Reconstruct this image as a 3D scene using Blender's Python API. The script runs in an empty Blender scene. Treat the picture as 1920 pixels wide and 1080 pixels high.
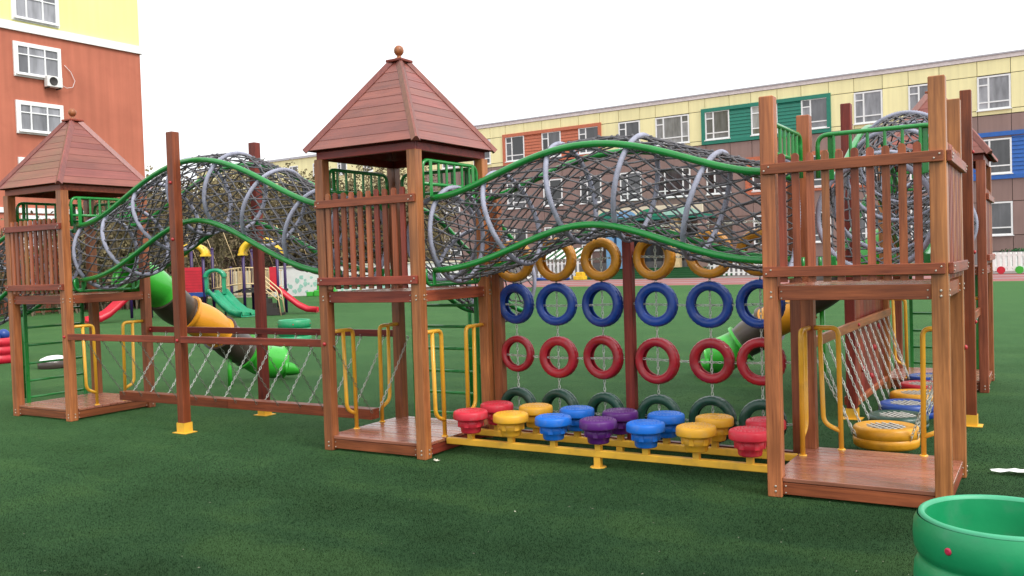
import bpy, math, random
import numpy as np
from mathutils import Vector, Matrix
random.seed(7); np.random.seed(7)
R = math.radians
scene = bpy.context.scene
COL = scene.collection

# ---------------------------------------------------------------- camera
cam = bpy.data.cameras.new('camera'); camo = bpy.data.objects.new('camera', cam); COL.objects.link(camo)
RT = Vector((0.85845864, 0.51189067, -0.03188592)); UP = Vector((0.01258513, 0.04112714, 0.99907466))
FW = Vector((-0.51272837, 0.85806556, -0.02886374)); CP = Vector((5.58606555, -7.28972816, 1.8))
camo.matrix_world = Matrix(((RT.x, UP.x, -FW.x, CP.x), (RT.y, UP.y, -FW.y, CP.y), (RT.z, UP.z, -FW.z, CP.z), (0, 0, 0, 1)))
cam.sensor_width = 36; cam.lens = 36*1697.708/1920; cam.clip_start = 0.05; cam.clip_end = 2000
scene.camera = camo

# ---------------------------------------------------------------- overcast daylight
SUN_DIR = Vector((0.75, -0.22, 0.95)).normalized()            # towards the sun, veiled by cloud
world = bpy.data.worlds.new('World'); scene.world = world; world.use_nodes = True
wn = world.node_tree; wn.nodes.clear()
wo = wn.nodes.new('ShaderNodeOutputWorld'); bg = wn.nodes.new('ShaderNodeBackground')
sky = wn.nodes.new('ShaderNodeTexSky'); sky.sky_type = 'NISHITA'; sky.sun_disc = False
sky.sun_elevation = math.asin(SUN_DIR.z); sky.sun_rotation = math.atan2(SUN_DIR.x, SUN_DIR.y)
sky.dust_density = 6; sky.air_density = 1.0
hs = wn.nodes.new('ShaderNodeHueSaturation'); hs.inputs['Saturation'].default_value = 0.25; hs.inputs['Value'].default_value = 0.1
mxw = wn.nodes.new('ShaderNodeMixRGB'); mxw.inputs[0].default_value = 0.72
mxw.inputs[2].default_value = (0.95, 0.98, 1.0, 1)            # the even cloud deck
wn.links.new(sky.outputs[0], hs.inputs['Color']); wn.links.new(hs.outputs[0], mxw.inputs[1])
wn.links.new(mxw.outputs[0], bg.inputs[0]); bg.inputs[1].default_value = 1.0
wn.links.new(bg.outputs[0], wo.inputs[0])
sl = bpy.data.lights.new('sun', 'SUN'); sl.energy = 1.3; sl.angle = R(22); sl.color = (1, 0.97, 0.92)
so = bpy.data.objects.new('sun', sl); COL.objects.link(so); so.rotation_euler = SUN_DIR.to_track_quat('Z', 'Y').to_euler()
scene.view_settings.view_transform = 'Standard'; scene.view_settings.look = 'None'
scene.view_settings.exposure = 0.82; scene.view_settings.gamma = 1
scene.render.resolution_x = 1024; scene.render.resolution_y = 576

# ---------------------------------------------------------------- materials
def srgb(r, g, b):
    f = lambda c: (c/255/12.92 if c <= 10 else ((c/255+0.055)/1.055)**2.4)
    return (f(r), f(g), f(b), 1)
MATS = {}
def newmat(name):
    m = bpy.data.materials.new(name); m.use_nodes = True; nt = m.node_tree
    b = nt.nodes['Principled BSDF']; MATS[name] = m
    return m, nt, b
def N(nt, t, **kw):
    n = nt.nodes.new(t)
    for k, v in kw.items(): setattr(n, k, v)
    return n
def plain(name, col, rough=0.5, spec=0.5, var=0.12, scale=4.0, bump=0.0, bscale=40.0, coat=0.0, metal=0.0, dirt=None, dirtamt=0.35, rnd=0.0, streak=0.0):
    """base colour with soft blotchy wear (object space), optional relief and per-object tint"""
    m, nt, b = newmat(name); L = nt.links
    tc = N(nt, 'ShaderNodeTexCoord'); oi = N(nt, 'ShaderNodeObjectInfo')
    no = N(nt, 'ShaderNodeTexNoise'); no.inputs['Scale'].default_value = scale; no.inputs['Detail'].default_value = 6
    va = N(nt, 'ShaderNodeVectorMath', operation='ADD'); L.new(tc.outputs['Object'], va.inputs[0])
    vm = N(nt, 'ShaderNodeVectorMath', operation='SCALE'); cx = N(nt, 'ShaderNodeCombineXYZ')
    for i in range(3): L.new(oi.outputs['Random'], cx.inputs[i])
    L.new(cx.outputs[0], vm.inputs[0]); vm.inputs['Scale'].default_value = 37.0; L.new(vm.outputs[0], va.inputs[1])
    L.new(va.outputs[0], no.inputs['Vector'])
    mr = N(nt, 'ShaderNodeMapRange'); mr.inputs[1].default_value = 0.3; mr.inputs[2].default_value = 0.7
    mr.inputs[3].default_value = 1-var; mr.inputs[4].default_value = 1+var; L.new(no.outputs[0], mr.inputs[0])
    mu = N(nt, 'ShaderNodeVectorMath', operation='SCALE'); mu.inputs[0].default_value = col[:3]
    if rnd:
        m2 = N(nt, 'ShaderNodeMapRange'); m2.inputs[3].default_value = 1-rnd; m2.inputs[4].default_value = 1+rnd
        L.new(oi.outputs['Random'], m2.inputs[0]); m3 = N(nt, 'ShaderNodeMath', operation='MULTIPLY')
        L.new(m2.outputs[0], m3.inputs[0]); L.new(mr.outputs[0], m3.inputs[1]); L.new(m3.outputs[0], mu.inputs['Scale'])
    else: L.new(mr.outputs[0], mu.inputs['Scale'])
    last = mu.outputs[0]
    if streak:
        sm = N(nt, 'ShaderNodeMapping'); sm.inputs['Scale'].default_value = (3.2, 3.2, 0.16); L.new(tc.outputs['Object'], sm.inputs[0])
        sn = N(nt, 'ShaderNodeTexNoise'); sn.inputs['Scale'].default_value = 1.0; sn.inputs['Detail'].default_value = 5; L.new(sm.outputs[0], sn.inputs['Vector'])
        sr = N(nt, 'ShaderNodeMapRange'); sr.inputs[1].default_value = 0.35; sr.inputs[2].default_value = 0.65; sr.inputs[3].default_value = 1-streak; sr.inputs[4].default_value = 1+streak*0.3; L.new(sn.outputs[0], sr.inputs[0])
        s3 = N(nt, 'ShaderNodeVectorMath', operation='SCALE'); L.new(last, s3.inputs[0]); L.new(sr.outputs[0], s3.inputs['Scale']); last = s3.outputs[0]
    if dirt:
        n2 = N(nt, 'ShaderNodeTexNoise'); n2.inputs['Scale'].default_value = scale*2.3; n2.inputs['Detail'].default_value = 8
        L.new(va.outputs[0], n2.inputs['Vector']); r2 = N(nt, 'ShaderNodeMapRange'); r2.inputs[1].default_value = 0.52; r2.inputs[2].default_value = 0.75
        r2.inputs[4].default_value = dirtamt; L.new(n2.outputs[0], r2.inputs[0])
        mx = N(nt, 'ShaderNodeMixRGB'); L.new(r2.outputs[0], mx.inputs[0]); L.new(last, mx.inputs[1]); mx.inputs[2].default_value = dirt; last = mx.outputs[0]
    L.new(last, b.inputs['Base Color'])
    rr = N(nt, 'ShaderNodeMapRange'); rr.inputs[3].default_value = max(rough-0.1, 0.02); rr.inputs[4].default_value = min(rough+0.12, 1)
    L.new(no.outputs[0], rr.inputs[0]); L.new(rr.outputs[0], b.inputs['Roughness'])
    b.inputs['Specular IOR Level'].default_value = spec; b.inputs['Metallic'].default_value = metal; b.inputs['Coat Weight'].default_value = coat
    if bump:
        bn = N(nt, 'ShaderNodeTexNoise'); bn.inputs['Scale'].default_value = bscale; bn.inputs['Detail'].default_value = 4; L.new(tc.outputs['Object'], bn.inputs['Vector'])
        bp = N(nt, 'ShaderNodeBump'); bp.inputs['Strength'].default_value = bump; bp.inputs['Distance'].default_value = 0.01
        L.new(bn.outputs[0], bp.inputs['Height']); L.new(bp.outputs[0], b.inputs['Normal'])
    return m
def wood(name, axis, c0, c1, rough=0.42, spec=0.45, coat=0.12, vr=(0.72, 1.2), hr=0.012):
    """varnished hardwood, grain along one axis, every board its own tone"""
    m, nt, b = newmat(name); L = nt.links
    tc = N(nt, 'ShaderNodeTexCoord'); oi = N(nt, 'ShaderNodeObjectInfo')
    cx = N(nt, 'ShaderNodeCombineXYZ')
    for i in range(3): L.new(oi.outputs['Random'], cx.inputs[i])
    vm = N(nt, 'ShaderNodeVectorMath', operation='SCALE'); vm.inputs['Scale'].default_value = 61.0; L.new(cx.outputs[0], vm.inputs[0])
    va = N(nt, 'ShaderNodeVectorMath', operation='ADD'); L.new(tc.outputs['Object'], va.inputs[0]); L.new(vm.outputs[0], va.inputs[1])
    mp = N(nt, 'ShaderNodeMapping'); sc = [26.0, 26.0, 26.0]; sc['xyz'.index(axis)] = 1.3; mp.inputs['Scale'].default_value = sc
    L.new(va.outputs[0], mp.inputs['Vector'])
    no = N(nt, 'ShaderNodeTexNoise'); no.inputs['Scale'].default_value = 1.0; no.inputs['Detail'].default_value = 7; no.inputs['Roughness'].default_value = 0.62; no.inputs['Distortion'].default_value = 0.6
    L.new(mp.outputs[0], no.inputs['Vector'])
    mp2 = N(nt, 'ShaderNodeMapping'); sc2 = [140.0, 140.0, 140.0]; sc2['xyz'.index(axis)] = 5.0; mp2.inputs['Scale'].default_value = sc2; L.new(va.outputs[0], mp2.inputs['Vector'])
    fi = N(nt, 'ShaderNodeTexNoise'); fi.inputs['Scale'].default_value = 1.0; fi.inputs['Detail'].default_value = 3; L.new(mp2.outputs[0], fi.inputs['Vector'])
    av = N(nt, 'ShaderNodeMath', operation='MULTIPLY_ADD'); L.new(fi.outputs[0], av.inputs[0]); av.inputs[1].default_value = 0.35; L.new(no.outputs[0], av.inputs[2])
    rp = N(nt, 'ShaderNodeValToRGB'); rp.color_ramp.elements[0].position = 0.42; rp.color_ramp.elements[0].color = c0; rp.color_ramp.elements[1].position = 0.9; rp.color_ramp.elements[1].color = c1
    L.new(av.outputs[0], rp.inputs[0])
    bl = N(nt, 'ShaderNodeTexNoise'); bl.inputs['Scale'].default_value = 2.2; bl.inputs['Detail'].default_value = 3; L.new(va.outputs[0], bl.inputs['Vector'])
    h = N(nt, 'ShaderNodeHueSaturation'); L.new(rp.outputs[0], h.inputs['Color'])
    v1 = N(nt, 'ShaderNodeMapRange'); v1.inputs[3].default_value = vr[0]; v1.inputs[4].default_value = vr[1]; L.new(oi.outputs['Random'], v1.inputs[0])
    v2 = N(nt, 'ShaderNodeMapRange'); v2.inputs[1].default_value = 0.3; v2.inputs[2].default_value = 0.7; v2.inputs[3].default_value = 0.82; v2.inputs[4].default_value = 1.15; L.new(bl.outputs[0], v2.inputs[0])
    v3 = N(nt, 'ShaderNodeMath', operation='MULTIPLY'); L.new(v1.outputs[0], v3.inputs[0]); L.new(v2.outputs[0], v3.inputs[1]); L.new(v3.outputs[0], h.inputs['Value'])
    wv = N(nt, 'ShaderNodeTexWhiteNoise', noise_dimensions='1D'); L.new(oi.outputs['Random'], wv.inputs['W'])
    h1 = N(nt, 'ShaderNodeMapRange'); h1.inputs[3].default_value = 0.5-hr; h1.inputs[4].default_value = 0.5+hr; L.new(wv.outputs[0], h1.inputs[0]); L.new(h1.outputs[0], h.inputs['Hue'])
    L.new(h.outputs[0], b.inputs['Base Color'])
    r1 = N(nt, 'ShaderNodeMapRange'); r1.inputs[3].default_value = rough-0.12; r1.inputs[4].default_value = rough+0.2; L.new(bl.outputs[0], r1.inputs[0]); L.new(r1.outputs[0], b.inputs['Roughness'])
    b.inputs['Specular IOR Level'].default_value = spec; b.inputs['Coat Weight'].default_value = coat; b.inputs['Coat Roughness'].default_value = 0.25
    bp = N(nt, 'ShaderNodeBump'); bp.inputs['Strength'].default_value = 0.25; bp.inputs['Distance'].default_value = 0.004; L.new(av.outputs[0], bp.inputs['Height']); L.new(bp.outputs[0], b.inputs['Normal'])
    return m
W0, W1 = (0.180, 0.046, 0.016, 1), (0.49, 0.160, 0.056, 1)
D0, D1 = (0.105, 0.014, 0.008, 1), (0.31, 0.052, 0.022, 1)
for ax in 'xyz':
    wood('wood_'+ax, ax, W0, W1)
    wood('midwood_'+ax, ax, (0.125, 0.024, 0.012, 1), (0.37, 0.085, 0.036, 1), spec=0.35)
    wood('darkwood_'+ax, ax, D0, D1, rough=0.42, spec=0.35, coat=0.1)
    wood('roofwood_'+ax, ax, (0.165, 0.042, 0.033, 1), (0.285, 0.083, 0.060, 1), rough=0.38, coat=0.25, vr=(0.82, 1.08), hr=0.005)
    wood('deckwood_'+ax, ax, (0.26, 0.085, 0.052, 1), (0.45, 0.17, 0.105, 1), rough=0.22, spec=0.6, coat=0.5, vr=(0.85, 1.1), hr=0.005)
plain('green_paint', (0.012, 0.235, 0.038, 1), 0.28, 0.5, 0.1, 5, coat=0.3, bump=0.03, dirt=(0.05, 0.2, 0.06, 1), dirtamt=0.3)
plain('yellow_paint', (0.86, 0.44, 0.035, 1), 0.35, 0.5, 0.08, 4, coat=0.2, bump=0.03, dirt=(0.45, 0.2, 0.05, 1), dirtamt=0.35)
plain('beam_yellow', (0.86, 0.47, 0.045, 1), 0.45, 0.4, 0.1, 4, dirt=(0.35, 0.2, 0.06, 1), dirtamt=0.4)
plain('rope', (0.135, 0.130, 0.142, 1), 0.85, 0.2, 0.3, 14, bump=0.5, bscale=260, dirt=(0.22, 0.195, 0.175, 1), dirtamt=0.6)
plain('hoop_rope', (0.33, 0.335, 0.42, 1), 0.75, 0.25, 0.18, 10, bump=0.4, bscale=200, dirt=(0.2, 0.2, 0.22, 1))
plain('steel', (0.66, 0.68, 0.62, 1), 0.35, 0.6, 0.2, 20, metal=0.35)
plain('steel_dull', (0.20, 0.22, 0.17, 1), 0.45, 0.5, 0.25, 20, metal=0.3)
plain('bolt_steel', (0.50, 0.45, 0.38, 1), 0.4, 0.5, 0.3, 30, metal=0.5)
plain('cap_red', (0.42, 0.025, 0.03, 1), 0.35, 0.5, 0.1)
for nm, c in (('yellow', (0.62, 0.255, 0.016, 1)), ('blue', (0.007, 0.050, 0.30, 1)), ('red', (0.38, 0.010, 0.022, 1)), ('green', (0.010, 0.058, 0.036, 1))):
    plain('tyre_'+nm, c, 0.35, 0.5, 0.15, 7, bump=0.15, bscale=60, coat=0.15, dirt=tuple(0.6*x+0.06 for x in c[:3])+(1,), dirtamt=0.6, rnd=0.12)
plain('swing_yellow', (0.74, 0.34, 0.018, 1), 0.38, 0.5, 0.12, 6, bump=0.1, bscale=60, dirt=(0.35, 0.16, 0.03, 1))
plain('swing_blue', (0.012, 0.06, 0.30, 1), 0.35, 0.5, 0.15, 6, bump=0.1, bscale=60, dirt=(0.08, 0.09, 0.13, 1))
plain('webbing', (0.55, 0.53, 0.48, 1), 0.8, 0.2, 0.2, 30)
for nm, c in (('red', (0.66, 0.030, 0.055, 1)), ('yellow', (0.82, 0.41, 0.030, 1)), ('blue', (0.010, 0.16, 0.66, 1)), ('purple', (0.10, 0.013, 0.17, 1))):
    plain('pod_'+nm, c, 0.42, 0.4, 0.07, 8, bump=0.06, bscale=90, dirt=tuple(0.70*x+0.085 for x in c[:3])+(1,), dirtamt=0.65)
plain('slide_green', (0.045, 0.42, 0.035, 1), 0.3, 0.5, 0.08, 3, coat=0.3)
plain('slide_brown', (0.060, 0.042, 0.034, 1), 0.35, 0.5, 0.2, 3, coat=0.2)
plain('slide_yellow', (0.74, 0.30, 0.018, 1), 0.35, 0.5, 0.08, 3, coat=0.2)
plain('barrel_green', (0.008, 0.27, 0.10, 1), 0.40, 0.45, 0.14, 3.0, coat=0.08, bump=0.08, bscale=30, dirt=(0.07, 0.27, 0.15, 1), dirtamt=0.75)
plain('barrel_rim', (0.06, 0.36, 0.19, 1), 0.45, 0.4, 0.12, 6)
plain('dot_red', (0.50, 0.02, 0.07, 1), 0.4); plain('dot_blue', (0.01, 0.06, 0.14, 1), 0.4)
plain('hole_shade_black', (0.03, 0.03, 0.03, 1), 0.8)  # shade colour for the discs added inside the swing tyres
plain('play_purple', (0.035, 0.014, 0.085, 1), 0.4); plain('play_red', (0.52, 0.012, 0.03, 1), 0.4); plain('play_blue', (0.01, 0.05, 0.25, 1), 0.4)
plain('play_green', (0.010, 0.27, 0.13, 1), 0.35, coat=0.2); plain('play_yellow', (0.80, 0.50, 0.03, 1), 0.4); plain('play_cream', (0.75, 0.55, 0.30, 1), 0.5)
plain('white_paint', (0.80, 0.80, 0.78, 1), 0.5, 0.4, 0.06, 3); plain('dark_metal', (0.03, 0.025, 0.022, 1), 0.6)
plain('window_frame', (0.80, 0.80, 0.80, 1), 0.4, 0.4, 0.03)
plain('panel_yellow', (0.86, 0.78, 0.43, 1), 0.55, 0.35, 0.03, 0.6, rnd=0.035, streak=0.07)
plain('panel_brown', (0.27, 0.175, 0.155, 1), 0.5, 0.4, 0.05, 0.6, rnd=0.07, streak=0.10)
plain('joint_dark', (0.13, 0.10, 0.08, 1), 0.9)
plain('coping', (0.70, 0.62, 0.61, 1), 0.6); plain('coping_grey', (0.42, 0.40, 0.43, 1), 0.5)
plain('siding_green', (0.012, 0.19, 0.13, 1), 0.5); plain('siding_orange', (0.50, 0.135, 0.065, 1), 0.5); plain('siding_blue', (0.02, 0.115, 0.42, 1), 0.5)
plain('stone', (0.22, 0.20, 0.20, 1), 0.8, 0.3, 0.2, 1.5)
plain('render_red', (0.47, 0.155, 0.098, 1), 0.9, 0.2, 0.10, 0.5, bump=0.3, bscale=9, dirt=(0.40, 0.12, 0.08, 1), dirtamt=0.5, streak=0.10)
plain('render_yellow', (0.90, 0.86, 0.33, 1), 0.9, 0.2, 0.04, 0.5, streak=0.06)
plain('cream_wall', (0.72, 0.66, 0.50, 1), 0.9, 0.2, 0.08, 0.6)
plain('aqua_paint', (0.35, 0.62, 0.52, 1), 0.8); plain('olive_paint', (0.30, 0.33, 0.08, 1), 0.8)
plain('step_green', (0.025, 0.095, 0.035, 1), 0.9, 0.2, 0.15, 2)
plain('sky_blue_paint', (0.18, 0.38, 0.62, 1), 0.6)
plain('twig', (0.17, 0.135, 0.09, 1), 0.9, 0.2, 0.35, 0.6, dirt=(0.25, 0.22, 0.08, 1), dirtamt=0.8)
plain('dry_leaf', (0.165, 0.135, 0.070, 1), 0.85, 0.2, 0.4, 0.5, dirt=(0.15, 0.095, 0.07, 1), dirtamt=0.9)
plain('vine', (0.085, 0.055, 0.042, 1), 0.9, 0.2, 0.3, 1.0)
plain('paper', (0.8, 0.8, 0.78, 1), 0.8); plain('leaf_litter', (0.62, 0.60, 0.48, 1), 0.8); plain('grit', (0.26, 0.25, 0.19, 1), 0.9)
plain('ac_white', (0.74, 0.73, 0.70, 1), 0.5)
def glass(name, lo, hi):
    m, nt, b = newmat(name); L = nt.links
    oi = N(nt, 'ShaderNodeObjectInfo'); mr = N(nt, 'ShaderNodeMapRange'); mr.inputs[3].default_value = lo; mr.inputs[4].default_value = hi
    L.new(oi.outputs['Random'], mr.inputs[0]); cx = N(nt, 'ShaderNodeCombineXYZ')
    tc = N(nt, 'ShaderNodeTexCoord'); no = N(nt, 'ShaderNodeTexNoise'); no.inputs['Scale'].default_value = 1.1; no.inputs['Detail'].default_value = 3
    mp = N(nt, 'ShaderNodeMapping'); mp.inputs['Scale'].default_value = (2.2, 1, 0.5); L.new(tc.outputs['Object'], mp.inputs[0]); L.new(mp.outputs[0], no.inputs['Vector'])
    m2 = N(nt, 'ShaderNodeMapRange'); m2.inputs[1].default_value = 0.3; m2.inputs[2].default_value = 0.7; m2.inputs[3].default_value = 0.6; m2.inputs[4].default_value = 1.35; L.new(no.outputs[0], m2.inputs[0])
    mu = N(nt, 'ShaderNodeMath', operation='MULTIPLY'); L.new(mr.outputs[0], mu.inputs[0]); L.new(m2.outputs[0], mu.inputs[1])
    m3 = N(nt, 'ShaderNodeMath', operation='MULTIPLY'); L.new(mu.outputs[0], m3.inputs[0]); m3.inputs[1].default_value = 1.08
    L.new(mu.outputs[0], cx.inputs[0]); L.new(mu.outputs[0], cx.inputs[1]); L.new(m3.outputs[0], cx.inputs[2]); L.new(cx.outputs[0], b.inputs['Base Color'])
    b.inputs['Roughness'].default_value = 0.06; b.inputs['Specular IOR Level'].default_value = 0.8
    return m
glass('glass_high', 0.10, 0.34); glass('glass_low', 0.015, 0.10)  # paler range has the sky's reflection put into the pane base colour
def turf_mat(name, k, sheen, spec):
    m, nt, b = newmat(name); L = nt.links
    tc = N(nt, 'ShaderNodeTexCoord'); a = N(nt, 'ShaderNodeTexNoise'); a.inputs['Scale'].default_value = 0.8; a.inputs['Detail'].default_value = 7; a.inputs['Roughness'].default_value = 0.6; L.new(tc.outputs['Object'], a.inputs['Vector'])
    f = N(nt, 'ShaderNodeTexNoise'); f.inputs['Scale'].default_value = 120; f.inputs['Detail'].default_value = 3; L.new(tc.outputs['Object'], f.inputs['Vector'])
    mp = N(nt, 'ShaderNodeMapping'); mp.inputs['Rotation'].default_value = (0, 0, R(14)); mp.inputs['Scale'].default_value = (0.10, 1.6, 1); L.new(tc.outputs['Object'], mp.inputs[0])
    st = N(nt, 'ShaderNodeTexNoise'); st.inputs['Scale'].default_value = 1; st.inputs['Detail'].default_value = 4; L.new(mp.outputs[0], st.inputs['Vector'])
    s1 = N(nt, 'ShaderNodeMath', operation='MULTIPLY_ADD'); L.new(st.outputs[0], s1.inputs[0]); s1.inputs[1].default_value = 0.7; L.new(a.outputs[0], s1.inputs[2])
    s2 = N(nt, 'ShaderNodeMath', operation='MULTIPLY_ADD'); L.new(f.outputs[0], s2.inputs[0]); s2.inputs[1].default_value = 0.35; L.new(s1.outputs[0], s2.inputs[2])
    rp = N(nt, 'ShaderNodeValToRGB'); e = rp.color_ramp.elements; e[0].position = 0.72; e[0].color = (0.013*k, 0.034*k, 0.013*k, 1); e[1].position = 1.0; e[1].color = (0.034*k, 0.074*k, 0.026*k, 1)
    e2 = rp.color_ramp.elements.new(0.88); e2.color = (0.020*k, 0.052*k, 0.022*k, 1)
    sc = N(nt, 'ShaderNodeMath', operation='MULTIPLY'); L.new(s2.outputs[0], sc.inputs[0]); sc.inputs[1].default_value = 0.86
    L.new(sc.outputs[0], rp.inputs[0])
    # glued seams every four metres
    rt = N(nt, 'ShaderNodeMapping'); rt.inputs['Rotation'].default_value = (0, 0, R(-17)); L.new(tc.outputs['Object'], rt.inputs[0])
    sx = N(nt, 'ShaderNodeSeparateXYZ'); L.new(rt.outputs[0], sx.inputs[0])
    md = N(nt, 'ShaderNodeMath', operation='PINGPONG'); L.new(sx.outputs[1], md.inputs[0]); md.inputs[1].default_value = 2.0
    lt = N(nt, 'ShaderNodeMapRange'); lt.inputs[1].default_value = 0.012; lt.inputs[2].default_value = 0.03; lt.inputs[3].default_value = 0.72; lt.inputs[4].default_value = 1.0; L.new(md.outputs[0], lt.inputs[0])
    mu = N(nt, 'ShaderNodeVectorMath', operation='SCALE'); L.new(rp.outputs[0], mu.inputs[0]); L.new(lt.outputs[0], mu.inputs['Scale'])
    L.new(mu.outputs[0], b.inputs['Base Color'])
    b.inputs['Roughness'].default_value = 0.8; b.inputs['Specular IOR Level'].default_value = spec
    b.inputs['Sheen Weight'].default_value = sheen; b.inputs['Sheen Roughness'].default_value = 0.22; b.inputs['Sheen Tint'].default_value = (0.26, 0.62, 0.20, 1)
    bp = N(nt, 'ShaderNodeBump'); bp.inputs['Strength'].default_value = 0.5; bp.inputs['Distance'].default_value = 0.006; L.new(f.outputs[0], bp.inputs['Height']); L.new(bp.outputs[0], b.inputs['Normal'])
    return m
turf_mat('turf', 0.74, 0.70, 0.06); turf_mat('turf_blade', 0.68, 0.08, 0.06)
plain('track', (0.30, 0.125, 0.115, 1), 0.9, 0.2, 0.14, 0.7, bump=0.3, bscale=60, dirt=(0.32, 0.18, 0.17, 1))
plain('track_grey', (0.30, 0.26, 0.29, 1), 0.9); plain('pavement', (0.24, 0.20, 0.19, 1), 0.9, 0.2, 0.15, 0.5)

# ---------------------------------------------------------------- mesh builder
class MB:
    def __init__(s): s.v = []; s.f = []; s.sm = []
    def add(s, vs, fs, smooth=False):
        o = len(s.v); s.v.extend([tuple(p) for p in vs]); s.f.extend([tuple(i+o for i in f) for f in fs]); s.sm.extend([smooth]*len(fs)); return s
    def box(s, c, h, ch=0.0, rot=None):
        hx, hy, hz = h; vs = []; fs = []
        if ch <= 0:
            vs = [(x*hx, y*hy, z*hz) for x in (-1, 1) for y in (-1, 1) for z in (-1, 1)]
            fs = [(0, 1, 3, 2), (4, 6, 7, 5), (0, 4, 5, 1), (2, 3, 7, 6), (0, 2, 6, 4), (1, 5, 7, 3)]
        else:
            idx = {}
            H = (hx, hy, hz)
            for sx in (-1, 1):
                for sy in (-1, 1):
                    for sz in (-1, 1):
                        S = (sx, sy, sz)
                        for a in range(3):
                            p = [S[i]*(H[i]-(0 if i == a else ch)) for i in range(3)]
                            idx[(S, a)] = len(vs); vs.append(tuple(p))
            for a in range(3):
                b1, b2 = [i for i in range(3) if i != a]
                for sg in (-1, 1):
                    q = []
                    for (p1, p2) in ((-1, -1), (1, -1), (1, 1), (-1, 1)):
                        S = [0]*3; S[a] = sg; S[b1] = p1; S[b2] = p2; q.append(idx[(tuple(S), a)])
                    fs.append(tuple(q))
                    # edge chamfers along axis a handled below
                for s1 in (-1, 1):
                    for s2 in (-1, 1):
                        S0 = [0]*3; S0[b1] = s1; S0[b2] = s2; A = list(S0); A[a] = -1; B = list(S0); B[a] = 1
                        fs.append((idx[(tuple(A), b1)], idx[(tuple(B), b1)], idx[(tuple(B), b2)], idx[(tuple(A), b2)]))
            for sx in (-1, 1):
                for sy in (-1, 1):
                    for sz in (-1, 1): fs.append(tuple(idx[((sx, sy, sz), a)] for a in range(3)))
        c = Vector(c)
        if rot is not None: vs = [tuple(rot @ Vector(p) + c) for p in vs]
        else: vs = [(p[0]+c.x, p[1]+c.y, p[2]+c.z) for p in vs]
        return s.add(vs, fs)
    def b2(s, x0, x1, y0, y1, z0, z1, ch=0.0):
        return s.box(((x0+x1)/2, (y0+y1)/2, (z0+z1)/2), (abs(x1-x0)/2, abs(y1-y0)/2, abs(z1-z0)/2), ch)
    def tube(s, pts, r, n=10, cap=True, smooth=True, closed=False, rs=None):
        pts = [Vector(p) for p in pts]; m = len(pts); vs = []; fs = []
        T = []
        for i in range(m):
            if closed: t = pts[(i+1) % m]-pts[i-1]
            else: t = pts[min(i+1, m-1)]-pts[max(i-1, 0)]
            T.append(t.normalized())
        u = T[0].orthogonal().normalized()
        for i in range(m):
            u = (u - T[i]*u.dot(T[i])).normalized(); w = T[i].cross(u); rr = rs[i] if rs else r
            for k in range(n):
                a = 2*math.pi*k/n; vs.append(tuple(pts[i]+(u*math.cos(a)+w*math.sin(a))*rr))
        for i in range(m if closed else m-1):
            j = (i+1) % m
            for k in range(n): fs.append((i*n+k, i*n+(k+1) % n, j*n+(k+1) % n, j*n+k))
        s.add(vs, fs, smooth)
        if cap and not closed: s.f.append(tuple(len(s.v)-m*n+k for k in range(n-1, -1, -1))); s.f.append(tuple(len(s.v)-n+k for k in range(n))); s.sm += [False, False]
        return s
    def lathe(s, prof, c=(0, 0, 0), n=32, closed=False, smooth=True, ax=None, mod=None):
        """prof: (r, z) pairs; ax: 3x3 matrix turning z into another axis"""
        vs = []; fs = []; m = len(prof)
        for k in range(n):
            a = 2*math.pi*k/n
            for j, (r, z) in enumerate(prof):
                rr = r + (mod(j, k) if mod else 0)
                p = Vector((rr*math.cos(a), rr*math.sin(a), z))
                if ax is not None: p = ax @ p
                vs.append((p.x+c[0], p.y+c[1], p.z+c[2]))
        for k in range(n):
            k2 = (k+1) % n
            for j in range(m if closed else m-1):
                j2 = (j+1) % m; fs.append((k*m+j, k2*m+j, k2*m+j2, k*m+j2))
        return s.add(vs, fs, smooth)
    def disc(s, c, r, n=16, nrm=(0, 0, 1)):
        w = Vector(nrm).normalized(); u = w.orthogonal().normalized(); q = w.cross(u); c = Vector(c)
        return s.add([tuple(c+(u*math.cos(2*math.pi*k/n)+q*math.sin(2*math.pi*k/n))*r) for k in range(n)], [tuple(range(n))])
    def ball(s, c, r, n=8, m=5, sz=1.0):
        return s.lathe([(max(r*math.sin(math.pi*j/m), 1e-5), -r*sz*math.cos(math.pi*j/m)) for j in range(m+1)], c, n)
    def prism(s, poly, d0, d1, f):
        """poly: 2-D outline; f(a,b,d) -> 3-D"""
        n = len(poly); vs = [f(a, b, d0) for a, b in poly]+[f(a, b, d1) for a, b in poly]
        fs = [tuple(range(n)), tuple(range(2*n-1, n-1, -1))]+[(i, (i+1) % n, n+(i+1) % n, n+i) for i in range(n)]
        return s.add(vs, fs)
    def mesh(s, name, mat, origin=(0, 0, 0)):
        me = bpy.data.meshes.new(name); o = origin
        me.from_pydata([(p[0]-o[0], p[1]-o[1], p[2]-o[2]) for p in s.v], [], s.f)
        me.polygons.foreach_set('use_smooth', s.sm); me.materials.append(MATS[mat]); me.update(); return me
def link(name, data, parent=None, loc=(0, 0, 0)):
    o = bpy.data.objects.new(name, data); COL.objects.link(o); o.location = loc
    if parent is not None: o.parent = parent
    return o
WL = {}                                                     # world origin of each thing (unrotated frames)
def build(name, mb, mat, parent=None, label=None):
    """mesh in world metres -> object; under a thing its coordinates become local to the thing's base"""
    o0 = (0, 0, 0)
    if parent is not None: o0 = WL.get(parent.name, (0, 0, 0))
    o = link(name, mb.mesh(name, mat, o0), parent)
    if parent is not None: WL[o.name] = o0
    if label: o['label'] = label
    return o
def tag(o, label, cat, group=None, kind=None):
    if label: o['label'] = label
    if cat: o['category'] = cat
    if group: o['group'] = group
    if kind: o['kind'] = kind
    return o
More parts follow.
